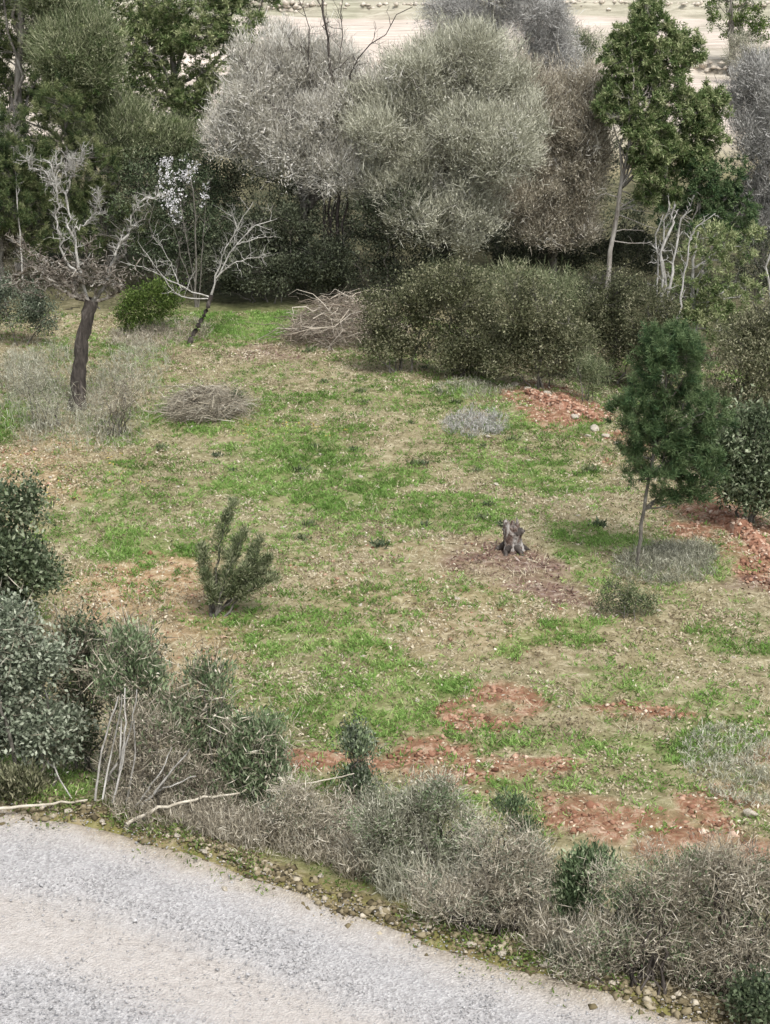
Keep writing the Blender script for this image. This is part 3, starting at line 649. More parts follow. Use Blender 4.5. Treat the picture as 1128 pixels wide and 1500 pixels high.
T('pine_tree', 'shadowed pine deep behind the olive brown twiggy tree', 'pine tree', (170, 345), [(150, 120, 130, 90), (60, 200, 100, 90), (230, 170, 100, 80), (150, 20, 130, 80), (20, 60, 90, 80)], 'pine', 1500, 'pine', 27, r0=.2, bark='bark_pine', tb=.6, gap=.1, size=2.0, dens=1.1, leaf2=('pine_bright', 'pine', 420, .55))
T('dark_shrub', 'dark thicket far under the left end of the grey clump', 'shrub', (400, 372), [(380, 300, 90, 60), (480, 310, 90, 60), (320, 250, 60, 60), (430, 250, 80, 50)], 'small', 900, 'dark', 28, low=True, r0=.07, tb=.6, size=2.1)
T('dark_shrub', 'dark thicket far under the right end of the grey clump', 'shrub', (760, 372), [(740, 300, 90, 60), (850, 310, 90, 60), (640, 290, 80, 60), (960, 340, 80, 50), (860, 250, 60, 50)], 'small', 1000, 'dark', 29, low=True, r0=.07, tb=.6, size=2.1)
T('dry_shrub', 'red-brown dry shrub at the left edge below the shaggy young pine', 'shrub', (-5, 425), [(0, 350, 40, 45)], 'twig', 341, 'dry', 7, low=True, r0=.05, tb=.3, size=1.4, dens=1.25, gap=.15)

T('wild_olive', 'pale grey feathery wild olive, left one of the big grey clump', 'tree', (440, 430), [(410, 140, 66, 64), (375, 205, 58, 58), (465, 112, 66, 56, .4), (435, 225, 80, 64, -.4), (525, 165, 60, 80, .3), (490, 250, 60, 55, -.5), (470, 175, 60, 60, -.2)], 'olive', 3666, 'grey', 10, r0=.2, tb=.62, gap=.4, size=1.5, dens=1.25, rough=.95, split=6, nlimb=4, leaf2=('grey', 'twig', 240, .6))
T('wild_olive', 'broad grey-green wild olive in the middle of the big grey clump', 'tree', (640, 440), [(640, 140, 85, 68), (575, 215, 85, 68, -.6), (680, 245, 95, 76, -.8), (700, 125, 76, 66, .3), (600, 300, 66, 50, -.8), (680, 330, 62, 46, -1), (550, 280, 50, 40, -.4), (745, 220, 50, 60, -.3)], 'olive', 5022, 'greygreen', 11, r0=.22, tb=.58, gap=.4, size=1.5, dens=1.25, rough=.95, split=6, nlimb=4, leaf2=('grey', 'twig', 420, .5))
T('wild_olive', 'brown-grey wild olive beside the trunk of the leaning pine', 'tree', (815, 435), [(800, 190, 70, 75), (835, 265, 52, 62, -.5), (770, 300, 66, 50, -.6), (812, 345, 60, 38, -.6), (755, 175, 56, 66), (850, 180, 36, 60)], 'olive', 3979, 'greywarm', 12, r0=.18, tb=.52, gap=.4, size=1.5, dens=1.25, rough=.95, split=6, nlimb=4, leaf2=('grey', 'twig', 200, .4))
T('wild_olive', 'smoky grey leafless tree rising behind the broad wild olive to the top edge', 'tree', (735, 330), [(770, 55, 66, 52), (710, 30, 66, 46), (800, 105, 48, 42), (645, 55, 46, 34), (690, 75, 50, 40)], 'twig', 1523, 'greycool', 13, r0=.18, tb=.52, gap=.3, size=1.45, dens=1.25)
T('dark_shrub', 'small purplish dark shrub at the top left of the leaning pine', 'shrub', (815, 280), [(830, 88, 40, 32)], 'twig', 144, 'thicket', 14, r0=.08, tb=.3, size=1.45, dens=1.25)
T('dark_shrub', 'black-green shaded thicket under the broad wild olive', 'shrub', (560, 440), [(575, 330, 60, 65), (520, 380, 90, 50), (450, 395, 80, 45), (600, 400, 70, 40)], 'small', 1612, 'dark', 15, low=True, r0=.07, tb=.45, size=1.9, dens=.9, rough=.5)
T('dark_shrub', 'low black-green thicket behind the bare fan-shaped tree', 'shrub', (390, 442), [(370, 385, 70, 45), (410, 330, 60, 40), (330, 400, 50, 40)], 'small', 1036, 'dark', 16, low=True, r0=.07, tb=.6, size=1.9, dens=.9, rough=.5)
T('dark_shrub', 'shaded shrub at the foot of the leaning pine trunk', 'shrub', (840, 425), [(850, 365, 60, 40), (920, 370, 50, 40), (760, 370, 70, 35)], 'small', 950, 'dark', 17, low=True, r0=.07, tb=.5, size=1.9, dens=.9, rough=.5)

T('pine_tree', 'leaning green pine with pale bare lower trunk, against the far hillside', 'pine tree', (886, 455), [(928, 62, 30, 30), (912, 125, 44, 38), (960, 118, 44, 42), (925, 175, 64, 46), (995, 182, 50, 36), (950, 240, 64, 46), (1022, 168, 26, 22), (1008, 232, 38, 28), (895, 92, 22, 18), (962, 292, 38, 20), (940, 90, 36, 30)], 'pine', 4077, 'pine_bright', 20, split=5, gap=.5, tb=.66, rough=.55, size=1.55, dens=1.25,
  trunk=[(886, 455), (890, 390), (897, 320), (905, 260), (918, 180), (925, 40)], r0=.095, bark='bark_pine')
T('pine_tree', 'dark green pine behind the white snag, right of the leaning pine', 'pine tree', (1030, 455), [(1040, 270, 55, 35), (1000, 320, 60, 35), (1060, 320, 50, 45), (1010, 260, 35, 30)], 'pine', 742, 'pine_dark', 21, r0=.1, bark='bark_pine', tb=.75, size=1.55, dens=1.25)
T('wild_olive', 'pale blue-grey wild olive cut off by the right edge', 'tree', (1115, 440), [(1110, 190, 75, 60), (1130, 270, 80, 75), (1100, 140, 40, 40), (1095, 330, 60, 50)], 'olive', 1977, 'greycool', 22, r0=.15, tb=.5, gap=.4, size=1.5, dens=1.25, rough=.75, split=6, nlimb=4)
T('dark_shrub', 'dark shrub under the blue-grey olive at the right edge', 'shrub', (1110, 470), [(1110, 390, 60, 50)], 'small', 288, 'dark', 23, low=True, r0=.06, tb=.5, size=1.45, dens=1.1)
T('round_tree', 'olive green round tree alone on the far pale hillside', 'tree', (1072, 108), [(1065, 18, 52, 38), (1090, 45, 40, 22)], 'small', 300, 'yellow', 24, r0=.3, tb=.28, size=3.0, twigr=.02)
T('grey_bush', 'grey bush at the foot of the far round tree on the pale hillside', 'shrub', (1083, 122), [(1083, 82, 30, 26)], 'twig', 120, 'greygreen', 25, r0=.12, tb=.3, size=2.2, low=True)
T('dark_shrub', 'small dark green bush at the right edge of the far hillside', 'shrub', (1122, 150), [(1122, 108, 24, 28)], 'small', 120, 'mastic_green', 26, r0=.12, tb=.35, size=2.4, low=True)

# dead lower branches of the leaning pine belong to it
def dead_branches(root_label, base, lines, rad, seed, bark='bark_pine'):
    rng = np.random.default_rng(seed); Lc = Loc(*base)
    root = [o for o in bpy.data.objects if o.get('label') == root_label][0]
    for q in lines:
        lp = poly([Lc.p(*p) for p in q], rng, 8, .015); b = Bag(); b.tubes(lp[None], (np.linspace(1, .3, 8) * rad)[None], 5)
        twiglets(b, [lp], 4, (.1, .35), (.005, .01), rng, None, .1, .3, 4, 3)
        b.build('branch', M[bark], root, True)
dead_branches('leaning green pine with pale bare lower trunk, against the far hillside', (886, 455), [[(903, 268), (925, 282), (940, 278)], [(901, 290), (930, 300), (962, 296)], [(899, 306), (925, 318), (950, 318)], [(897, 322), (920, 330), (960, 345)], [(894, 345), (915, 342), (938, 345)], [(892, 358), (925, 362), (950, 360)], [(906, 250), (885, 200), (868, 172)], [(900, 300), (880, 292), (868, 300)]], .025, 30)

# ------------------------------------------------------------------ bare trees in front of the back row
bare_tree('bare_tree', 'dark leafless tree reaching up through the pale grey olive', 'tree', (490, 425),
    [(.075, [(490, 425, -1), (498, 300, -1), (497, 200, -1), (485, 120, -1), (478, 60, -1), (465, -40, -1)]), (.05, [(498, 235, -1), (470, 210, -1.1), (425, 205, -1.2), (385, 165, -1.2), (358, 122, -1.2)]),
     (.042, [(496, 160, -1), (520, 122, -1), (560, 95, -1), (602, 58, -1)]), (.03, [(482, 90, -1), (455, 60, -1), (430, 20, -1)]), (.03, [(480, 70, -1), (505, 30, -1), (520, -15, -1)]), (.03, [(488, 140, -1), (455, 130, -1), (430, 105, -1)])], 40, bark='bark_dark', ntw=24, twl=(.3, 1.0), fork=4, wob=.06, K=18)
bare_tree('dead_sapling', 'slender pale dead stem at the left edge in front of the pines', 'tree', (37, 440), [(.035, [(37, 440), (36, 340), (34, 228)])], 41, ntw=16, twl=(.15, .5), fork=1)
bare_tree('blossom_tree', 'slim bare tree carrying clusters of white blossom, behind the fan-shaped bare tree', 'blossom tree', (287, 450),
    [(.04, [(287, 450), (289, 380), (291, 310), (285, 255)]), (.02, [(290, 350), (270, 300), (258, 250)]), (.02, [(289, 390), (262, 350), (250, 300)]), (.02, [(291, 330), (308, 300), (312, 270)])], 42, bark='bark_grey', ntw=14, twl=(.2, .5), fork=2)
def blossom():
    root = [o for o in bpy.data.objects if o.name.startswith('blossom_tree')][0]; rng = np.random.default_rng(43); Lc = Loc(287, 450)
    b = Bag()
    for (px, py, r, n) in [(250, 255, 7, 22), (257, 250, 6, 16), (252, 280, 8, 22), (251, 272, 7, 18), (265, 300, 7, 20), (256, 312, 8, 24), (260, 318, 6, 14), (275, 272, 8, 24), (288, 258, 6, 16), (290, 262, 5, 10), (262, 330, 5, 12), (305, 300, 4, 8), (282, 268, 6, 14), (245, 292, 6, 14), (308, 284, 4, 7), (254, 300, 7, 18), (300, 312, 3, 5)]:
        c = Lc.p(px, py, rng.uniform(-.5, .2)); cc = c + rng.normal(size=(n, 3)) * r / Lc.s * .8
        foliage(b, cc, unit(rng.normal(size=(n, 3))), 5, .025, (.03, .06), (.03, .05), .6, .3, .8, rng, .2, .6)
    b.build('blossom', L['blossom'], root)
blossom()
bare_tree('fan_tree', 'bare pale-branched tree fanning to the right from a dark leaning stem', 'tree', (276, 503),
    [(.045, [(312, 435), (325, 402), (350, 365), (378, 338), (402, 330)]), (.035, [(320, 412), (345, 388), (370, 386), (398, 376)]), (.035, [(313, 432), (338, 365), (362, 330), (378, 306)]), (.025, [(345, 372), (352, 340), (345, 318)]), (.025, [(350, 366), (375, 358), (405, 352)]),
     (.03, [(310, 438), (270, 425), (235, 408), (200, 395), (178, 392)]), (.03, [(309, 440), (262, 440), (235, 400), (215, 375), (208, 366)]), (.02, [(268, 425), (245, 370), (230, 352)])], 44, trunk=[(276, 503), (292, 478), (302, 462), (312, 435)], trunk_bark='bark_dark', r0=.07, bark='bark_pale', ntw=12, twl=(.2, .6), fork=3, rscale=.7)
# the old gnarled dead tree
bare_tree('dead_tree', 'old dead tree with dark leaning trunk and gnarled pale broken branches', 'dead tree', (112, 600),
    [(.16, [(142, 450), (112, 428), (85, 402), (62, 385), (40, 372)], 'gnarl'), (.11, [(88, 408), (55, 398), (40, 410), (37, 428), (66, 433)], 'gnarl'), (.15, [(145, 448), (165, 425), (172, 405), (196, 376), (204, 344), (230, 328)], 'bark_grey'), (.11, [(168, 418), (190, 372), (218, 320), (250, 304)], 'bark_pale'),
     (.12, [(138, 445), (128, 400), (120, 350), (115, 300), (100, 278), (92, 255)], 'bark_pale'), (.07, [(118, 300), (132, 265), (146, 258), (141, 246)], 'bark_pale'), (.09, [(132, 420), (108, 390), (102, 330), (104, 262)], 'bark_pale'), (.055, [(103, 300), (84, 270), (68, 268), (66, 252)], 'bark_pale'), (.06, [(124, 350), (148, 340), (160, 318), (158, 298)], 'bark_pale'),
     (.13, [(140, 450), (110, 440), (85, 425), (70, 408)], 'gnarl'), (.12, [(148, 445), (155, 415), (140, 390), (150, 372)], 'gnarl'), (.05, [(112, 280), (125, 268), (124, 254)], 'bark_pale'), (.12, [(150, 448), (178, 440), (188, 425), (170, 408)], 'gnarl')],
    45, trunk=[(112, 600), (118, 560), (124, 515), (134, 475), (143, 446)], trunk_bark='bark_dark', r0=.19, ntw=40, twl=(.10, .42), fork=4, rscale=.38, wob=.035, dj=.35, K=20)
def gnarl():
    root = [o for o in bpy.data.objects if o.name.startswith('dead_tree')][0]; rng = np.random.default_rng(48); Lc = Loc(112, 600); b = Bag()
    n = 300; c = np.array([Lc.p(px, py, dy) for px, py, dy in zip(rng.normal(118, 36, n), rng.normal(414, 13, n), rng.normal(0, .35, n))])
    d = unit(rng.normal(size=(n, 3)) * np.array([1, 1, .6]) + UP * .15); l = rng.uniform(.12, .5, (n, 1))
    b.tubes(bez(c - d * l * .4, c + d * l * .6, rng, 6, .4, .09), np.linspace(1, .4, 6)[None] * rng.uniform(.006, .022, (n, 1)), 4)
    b.build('crown', M['gnarl'], root, True)
gnarl()
def snag():
    bare_tree('snag', 'bleached white dead snag in front of the dark pine on the right', 'dead tree', (968, 560),
    [(.10, [(968, 560), (966, 450), (962, 395), (957, 365), (972, 345), (976, 310)], 'bark_pale'), (.07, [(964, 400), (978, 365), (985, 335), (998, 305)], 'bark_pale'), (.06, [(970, 350), (958, 330), (965, 312)], 'bark_pale'), (.05, [(976, 380), (1000, 348), (1020, 345), (1030, 330)], 'bark_pale'), (.05, [(960, 380), (952, 350), (955, 330)], 'bark_pale')], 46, ntw=18, twl=(.1, .4), fork=3, dj=.15, wob=.045, rscale=.85, K=18)
    bare_tree('snag', 'bleached dead stub cut off by the right edge, behind the olive green shrub', 'dead tree', (1120, 520), [(.07, [(1120, 520), (1122, 430), (1112, 400), (1120, 370)], 'bark_pale'), (.05, [(1121, 450), (1135, 415), (1138, 380)], 'bark_pale')], 47, ntw=10, twl=(.1, .3), fork=1, dj=.1)
snag()

# ------------------------------------------------------------------ right-hand side
T('pine_sapling', 'bright green young pine with pale stem beside the white snag', 'pine tree', (1018, 535), [(1030, 380, 48, 42), (1060, 430, 52, 48), (1000, 430, 36, 42), (1040, 475, 60, 36), (1075, 370, 30, 26)], 'pine', 630, 'pine_bright', 50, trunk=[(1018, 535), (1017, 490), (1010, 455), (1005, 400), (1010, 350)], r0=.09, bark='bark_pale', tb=.8, gap=.6, size=1.5, dens=1.2)
T('olive_shrub', 'olive green shrub at the right edge behind the dark green pine', 'shrub', (1110, 650), [(1100, 520, 70, 55), (1075, 590, 50, 50), (1140, 560, 60, 90), (1110, 470, 50, 35)], 'small', 1152, 'mastic', 51, low=True, r0=.07, tb=.68, size=1.5, dens=1.15, rough=.65)
T('evergreen_shrub', 'dark grey-green leafy shrub at the right edge above the red earth heap', 'shrub', (1100, 770), [(1095, 650, 55, 55), (1120, 700, 60, 60), (1060, 690, 40, 50)], 'small', 936, 'mastic_green', 52, low=True, r0=.07, tb=.55, size=1.9, dens=.9, rough=.5)
T('pine_sapling', 'young dense green pine on a thin bare stem by the red earth bank', 'pine tree', (932, 835), [(968, 555, 56, 55), (1000, 615, 52, 58), (930, 600, 38, 48), (965, 670, 62, 45), (1010, 690, 42, 40), (955, 512, 36, 24), (1000, 725, 36, 20), (925, 700, 18, 20, -.1), (960, 730, 18, 12), (912, 660, 16, 18)], 'pinefine', 1350, 'pine_dark', 53, trunk=[(932, 835), (936, 780), (941, 720), (950, 650), (962, 580), (960, 500)], r0=.042, bark='bark_grey', tb=.72, gap=.55, size=1.15, dens=1.25, rough=.5, nlimb=3)


# ------------------------------------------------------------------ the mastic mass and brush behind the clearing
T('mastic_bush', 'olive brown mastic bush at the left end of the low thicket, beside the brush pile', 'shrub', (585, 545), [(590, 480, 60, 50), (560, 510, 40, 32), (625, 430, 50, 40)], 'small', 756, 'mastic', 60, low=True, r0=.06, tb=.6, size=1.5, dens=1.15, rough=.65)
T('mastic_bush', 'tallest mastic bush in the middle of the low thicket', 'shrub', (690, 552), [(680, 440, 70, 55), (700, 500, 75, 50), (650, 510, 50, 38)], 'small', 1008, 'mastic', 61, low=True, r0=.06, tb=.6, size=1.5, dens=1.15, rough=.65)
T('mastic_bush', 'mastic bush of the low thicket just behind the pale stones and red soil', 'shrub', (790, 568), [(780, 450, 65, 50), (800, 510, 65, 45), (755, 520, 45, 38)], 'small', 936, 'mastic', 62, low=True, r0=.06, tb=.6, size=1.5, dens=1.15, rough=.65)
T('mastic_bush', 'dark mastic bush of the low thicket below the leaning pine', 'shrub', (880, 560), [(880, 440, 60, 50), (900, 500, 55, 50), (845, 490, 45, 50)], 'small', 864, 'mastic', 63, low=True, r0=.06, tb=.38, size=1.5, dens=1.15, rough=.65)
T('mastic_bush', 'mastic bush of the low thicket at the foot of the white snag', 'shrub', (950, 575), [(945, 460, 45, 45), (955, 520, 45, 45)], 'small', 594, 'mastic', 64, low=True, r0=.06, tb=.5, size=1.5, dens=1.15, rough=.65)
T('dry_shrub', 'brown twiggy shrub between the red soil and the young dense pine', 'shrub', (868, 590), [(872, 555, 26, 26), (850, 540, 22, 18)], 'twig', 110, 'thicket', 65, low=True, r0=.04, tb=.4)
T('dry_shrub', 'grey-brown twiggy growth poking out of the top of the low thicket', 'shrub', (800, 500), [(800, 430, 70, 26), (740, 420, 60, 24)], 'twig', 272, 'thicket', 66, low=True, r0=.04, tb=.6, size=1.45, dens=1.25)
T('green_bush', 'pale green bush on the left edge behind the dead tree', 'shrub', (35, 505), [(20, 450, 55, 40), (65, 465, 30, 30)], 'small', 468, 'olive', 67, low=True, r0=.04, tb=.32, size=1.45, dens=1.1)
T('green_bush', 'yellow-green leafy bush between the dead tree and the fan-shaped tree', 'shrub', (225, 490), [(225, 445, 42, 36), (190, 460, 25, 26)], 'small', 432, 'yellow', 68, low=True, r0=.03, tb=.35, size=1.45, dens=1.1)

def brush_pile(label, base, hw, hd, hh, n, seed, leafmat, long_=(.5, 1.6)):
    rng = np.random.default_rng(seed); Lc = Loc(*base); root = thing('brush_pile', Lc.P, label, 'brush pile')
    sc = Lc.s; rx, rz = hw / sc, hh / sc / COSP
    for nm, cnt, l, r, sd in (('branch', n // 8, long_, (.010, .022), 5), ('twigs', n, (.25, .9), (.003, .009), 3)):
        a = rng.random(cnt) * 6.283; q = np.sqrt(rng.random(cnt)) * .95
        x = np.cos(a) * q * rx; y = np.sin(a) * q * hd
        top = rz * (1 - q ** 2) ** .7
        z = top * rng.random(cnt) ** .6
        B = np.stack([x, y, z], -1); th = rng.random(cnt) * 6.283
        D = unit(np.stack([np.cos(th), np.sin(th) * .8, rng.normal(0.0, .17, cnt)], -1)); ll = rng.uniform(l[0], l[1], cnt)[:, None]
        E = B + D * ll
        gz = lambda P: terrain(P[:, 0] + Lc.P[0], P[:, 1] + Lc.P[1]) - Lc.P[2]
        s0 = B - D * ll * .3
        s0[:, 2] = np.maximum(s0[:, 2], gz(s0) + .02); E[:, 2] = np.maximum(E[:, 2], gz(E) + .02)
        P = bez(s0, E, rng, 6, .3, .07); b = Bag()
        b.tubes(P, np.linspace(1, .35, 6)[None] * rng.uniform(r[0], r[1], (cnt, 1)), sd, np.clip(rng.normal(.5, .25, cnt), 0, 1))
        b.build(nm, L[leafmat], root)
    return root
brush_pile('pale heap of cut branches between the bright green grass and the low thicket', (505, 500), 88, 1.3, 66, 1500, 70, 'brush', (.5, 1.5))
brush_pile('brown heap of old dry twigs right of the dead tree', (300, 605), 56, .9, 36, 1300, 71, 'dry', (.3, .9))
T('dry_shrub', 'grey leafless twiggy shrub left of the dead tree foot', 'shrub', (75, 625), [(70, 590, 45, 34), (40, 560, 40, 34)], 'twig', 70, 'greygreen', 73, low=True, r0=.03, tb=.4, size=.9, nlimb=8)
T('dry_shrub', 'grey-brown leafless twiggy shrub right of the dead tree foot', 'shrub', (165, 640), [(165, 600, 40, 34), (190, 570, 34, 30)], 'twig', 64, 'dry', 74, low=True, r0=.03, tb=.35, size=.9, nlimb=8)
T('dark_shrub', 'little dark green bush at the right foot of the brown twig heap', 'shrub', (350, 602), [(350, 584, 12, 14)], 'small', 24, 'mastic_green', 72, low=True, r0=.02, size=.8, tb=.3)

# grey dead weeds round the dead tree and in the clearing
def weeds(label, base, lobes, n, seed, mat='greygreen', tb=.5, size=1.0, name='dry_weeds', ht=(.3, .8), dens=9):
    rng = np.random.default_rng(seed); Lc = Loc(*base); root = thing(name, Lc.P, label, 'dry weeds')
    b = Bag(); st = Bag()
    for (px, py, rx, ry) in lobes:
        c = at(px, py); y0 = at(px, py + ry)[1]; y1 = at(px, py - ry)[1]
        a = rng.random(n) * 6.283; q = np.sqrt(rng.random(n))
        x = c[0] + np.cos(a) * q * rx / scale_at(c) - Lc.P[0]; y = c[1] + np.sin(a) * q * (y1 - y0) / 2 - Lc.P[1]
        B = np.stack([x, y, terrain(x + Lc.P[0], y + Lc.P[1]) - Lc.P[2] - .02], -1)
        h = rng.uniform(ht[0], ht[1], n) * (1.1 - .6 * q) * (.6 + .8 * vnoise(x, y, .6, seed))
        D = unit(UP + rng.normal(size=(n, 3)) * .35)
        E = B + D * h[:, None]
        P = bez(B, E, rng, 4, .1, .04); st.tubes(P, np.linspace(1, .4, 4)[None] * rng.uniform(.004, .008, (n, 1)), 3, np.clip(rng.normal(tb + .1, .2, n), 0, 1))
        k = 3; cc = P[:, 1:].reshape(-1, 3)
        foliage(b, cc, unit(rng.normal(size=cc.shape)), dens // 3 + 1, .03, (.06 * size, .22 * size), (.006, .012), .6, .6, .7, rng, 0, tb, .4, .04)
    st.build('stems', L[mat], root); b.build('sprigs', L[mat], root)
weeds('tangle of tall grey dead weeds round the foot of the dead tree', (120, 625), [(80, 600, 80, 40), (160, 585, 70, 45), (120, 640, 100, 26), (60, 545, 60, 34), (195, 545, 50, 34)], 200, 80, 'greygreen', .42, 1.1, ht=(.2, 1.0), dens=7)
weeds('thin grey weeds at the left edge above the dry yellow ground', (20, 560), [(10, 560, 50, 40)], 200, 81, 'greygreen', .45, 1.0)
weeds('patch of low grey weeds left of the red soil', (695, 632), [(695, 625, 50, 18)], 260, 82, 'greycool', .5, .8, ht=(.12, .4))
weeds('low grey-green weeds round the foot of the young dense pine', (965, 850), [(970, 835, 75, 26), (1000, 815, 50, 16)], 420, 83, 'greygreen', .32, .8, ht=(.12, .35))
weeds('ragged grey grass beside the low thicket edge', (690, 575), [(690, 572, 60, 12)], 160, 84, 'greygreen', .4, .7, ht=(.12, .3))
weeds('faint grey-green weeds at the right edge above the bottom shrubs', (1085, 1130), [(1080, 1120, 80, 60)], 360, 85, 'greygreen', .55, .7, ht=(.08, .22))
weeds('brown fallen stalks under the fan-shaped tree', (250, 500), [(250, 490, 60, 20), (200, 495, 40, 15)], 260, 86, 'dry', .5, .8, ht=(.15, .5))
T('dark_shrub', 'low dark grey shrub at the foot of the thin pine stem', 'shrub', (908, 902), [(905, 868, 34, 30), (930, 880, 30, 20), (945, 905, 26, 10)], 'small', 170, 'thicket', 88, low=True, r0=.03, tb=.38, size=.8)

weeds('wispy pale stalks on the verge in front of the straw brown bush', (390, 1250), [(380, 1238, 60, 14), (470, 1258, 60, 12)], 150, 140, 'dry', .6, .8, ht=(.2, .7))
weeds('upright grey stalks between the straw brown bush and the grey-green shrub', (520, 1280), [(515, 1240, 40, 40), (540, 1282, 50, 12)], 170, 141, 'greywarm', .5, .8, ht=(.3, .9))
weeds('grey stalks at the foot of the grey-green fine-twigged shrub', (640, 1355), [(620, 1315, 70, 14), (690, 1310, 40, 50)], 190, 142, 'greygreen', .5, .8, ht=(.25, .9))
weeds('pale stalks between the two brown-grey twig bushes', (810, 1420), [(800, 1340, 40, 60), (830, 1392, 60, 12)], 190, 143, 'dry', .6, .8, ht=(.3, .9))
weeds('pale stalks standing before the twig bush at the bottom right', (1010, 1460), [(1000, 1410, 70, 36), (1090, 1420, 50, 50)], 260, 144, 'dry', .62, .8, ht=(.3, 1.0))
weeds('dry stalks under the long pale stems by the verge', (250, 1210), [(240, 1195, 90, 22), (320, 1215, 40, 20)], 320, 145, 'dry', .45, .8, ht=(.2, .6))

# ------------------------------------------------------------------ stump, earth heaps, stones
def stump():
    rng = np.random.default_rng(90); Lc = Loc(750, 807); root = thing('stump', Lc.P, 'short weathered grey stump with dark base on the brown bark litter', 'tree stump')
    nA, nH = 40, 22; a = np.arange(nA) * 2 * math.pi / nA
    rr = 15 / Lc.s; h = 42 / Lc.s
    prof = np.interp(np.linspace(0, 1, nH), [0, .12, .35, .6, .8, 1], [1.25, 1.0, .86, .84, .86, .62])
    V = []
    for i in range(nH):
        z = -.05 + (h + .05) * i / (nH - 1)
        top = (i / (nH - 1)) ** 3
        r = rr * prof[i] * (1 + .16 * np.sin(3 * a + 1 + i * .12) + .10 * np.sin(5 * a + 2 - i * .2) + .06 * rng.normal(size=nA))
        zz = z + top * (.09 * np.sin(2 * a + .6) + .07 * np.sin(5 * a) + .03 * rng.normal(size=nA))
        V.append(np.stack([np.cos(a) * r - .02 * i / nH, np.sin(a) * r, zz], -1))
    for f, dz in ((.6, -.03), (.2, -.10)):
        V.append(np.stack([np.cos(a) * rr * f * .6, np.sin(a) * rr * f * .6, np.full(nA, h + dz) + .03 * rng.normal(size=nA)], -1))
    V = np.array(V); n2 = len(V)
    i = np.arange(n2 - 1)[:, None] * nA; j = np.arange(nA)[None]; j2 = (np.arange(nA)[None] + 1) % nA
    q = np.stack([i + j, i + j2, i + nA + j2, i + nA + j], -1).reshape(-1, 4)
    b = Bag(); b.add(V, q); b.build('trunk', M['stump'], root, True)
    b = Bag(); P = poly([np.array([.08, -.05, h * .72]), np.array([.17, -.10, h * .80]), np.array([.22, -.12, h * .84])], rng, 6, .008); b.tubes(P[None], np.array([[.09, .085, .08, .075, .06, .01]]), 9); b.build('knot', M['bark_dark'], root, True)
    for an in (.3, 1.7, 3.0, 4.2, 5.3):
        b = Bag(); d = np.array([math.cos(an), math.sin(an), 0]); P = poly([d * rr * .7 + UP * .14, d * rr * 1.3 + UP * .04, d * rr * 1.9 - UP * .04], rng, 7, .01); b.tubes(P[None], np.linspace(.07, .03, 7)[None], 7); b.build('root', M['bark_dark'], root, True)
stump()
def heap(label, base, pts, wid, hgt, seed):
    rng = np.random.default_rng(seed); Lc = Loc(*base)
    ln = np.array([at(*p)[:2] for p in pts]); seg = np.concatenate([[0], np.cumsum(np.linalg.norm(np.diff(ln, axis=0), axis=1))])
    nu, nv = 70, 26; U, Vv = np.meshgrid(np.linspace(0, 1, nu), np.linspace(-1, 1, nv))
    cx = np.interp(U * seg[-1], seg, ln[:, 0]); cy = np.interp(U * seg[-1], seg, ln[:, 1])
    tx, ty = unit(ln[-1] - ln[0])
    w = wid * (.55 + .6 * fbm(U * 6, U * 0, 1.0, seed)) * np.sin(np.pi * np.clip(U * .94 + .03, 0, 1)) ** .5
    X = cx - ty * Vv * w; Y = cy + tx * Vv * w
    H = hgt * (1 - Vv ** 2) ** 1.2 * np.sin(np.pi * U) ** .6 * (.35 + 1.2 * fbm(X, Y, .5, seed + 1)) + .05 * (vnoise(X, Y, .12, seed + 2) - .5) * (1 - Vv ** 2)
    Z = terrain(X, Y) + H - .06
    b = Bag(); i = np.arange(nv - 1)[:, None] * nu + np.arange(nu - 1)[None]
    Pm = np.stack([X, Y, Z], -1) - Lc.P
    b.add(Pm, np.stack([i, i + 1, i + nu + 1, i + nu], -1).reshape(-1, 4))
    o = b.build('earth_heap', M['red_earth'], None, True); o.location = Lc.P; tag(o, label, 'earth heap')
    k = 420; iu = rng.integers(0, nv, k); iv = rng.integers(0, nu, k)
    b = Bag(); b.octas(Pm[iu, iv], rng.uniform(.015, .075, k), rng, rng.normal(.55, .22, k), .7)
    tag(b.build('clods', L['clod'], o), kind='stuff')
heap('ridge of orange-red soil at the far edge of the clearing', (815, 603), [(765, 572), (800, 588), (835, 600), (868, 612), (885, 622)], .34, .30, 91)
heap('bank of red earth running out of the right edge', (1075, 785), [(1028, 740), (1062, 764), (1097, 790), (1130, 815), (1165, 842)], .30, .30, 92)

def rock_mesh(seed, name):
    rng = np.random.default_rng(seed); bm = bmesh.new(); bmesh.ops.create_icosphere(bm, subdivisions=3, radius=1)
    D = unit(rng.normal(size=(9, 3)))
    for v in bm.verts:
        c = np.array(v.co); f = 1.0
        for k in range(9): f = min(f, (.62 + .04 * k % .2) / max(.05, float(c @ D[k])) if c @ D[k] > .5 else 9) if c @ D[k] > .5 else f
        f = max(.55, min(1, f)) * (1 + .05 * rng.normal())
        v.co = c * f
    me = bpy.data.meshes.new(name); bm.to_mesh(me); bm.free(); me.materials.append(M['stone']); me.shade_smooth()
    return me
ROCKS = [rock_mesh(700 + k, 'stone') for k in range(4)]
rngS = np.random.default_rng(99)
def stone(px, py, wpx, label, group=None, flat=.55):
    P = at(px, py); s = scale_at(P); r = wpx / s / 2
    o = bpy.data.objects.new('stone', ROCKS[int(rngS.integers(4))]); C.objects.link(o)
    o.location = P + UP * r * flat * .45; o.scale = (r, r * rngS.uniform(.7, 1), r * flat); o.rotation_euler = (rngS.normal(0, .15), rngS.normal(0, .15), rngS.uniform(0, 6.28))
    tag(o, label, 'stone', group)
stone(432, 1238, 46, 'flat pale brown stone, biggest on the verge below the bleached pole')
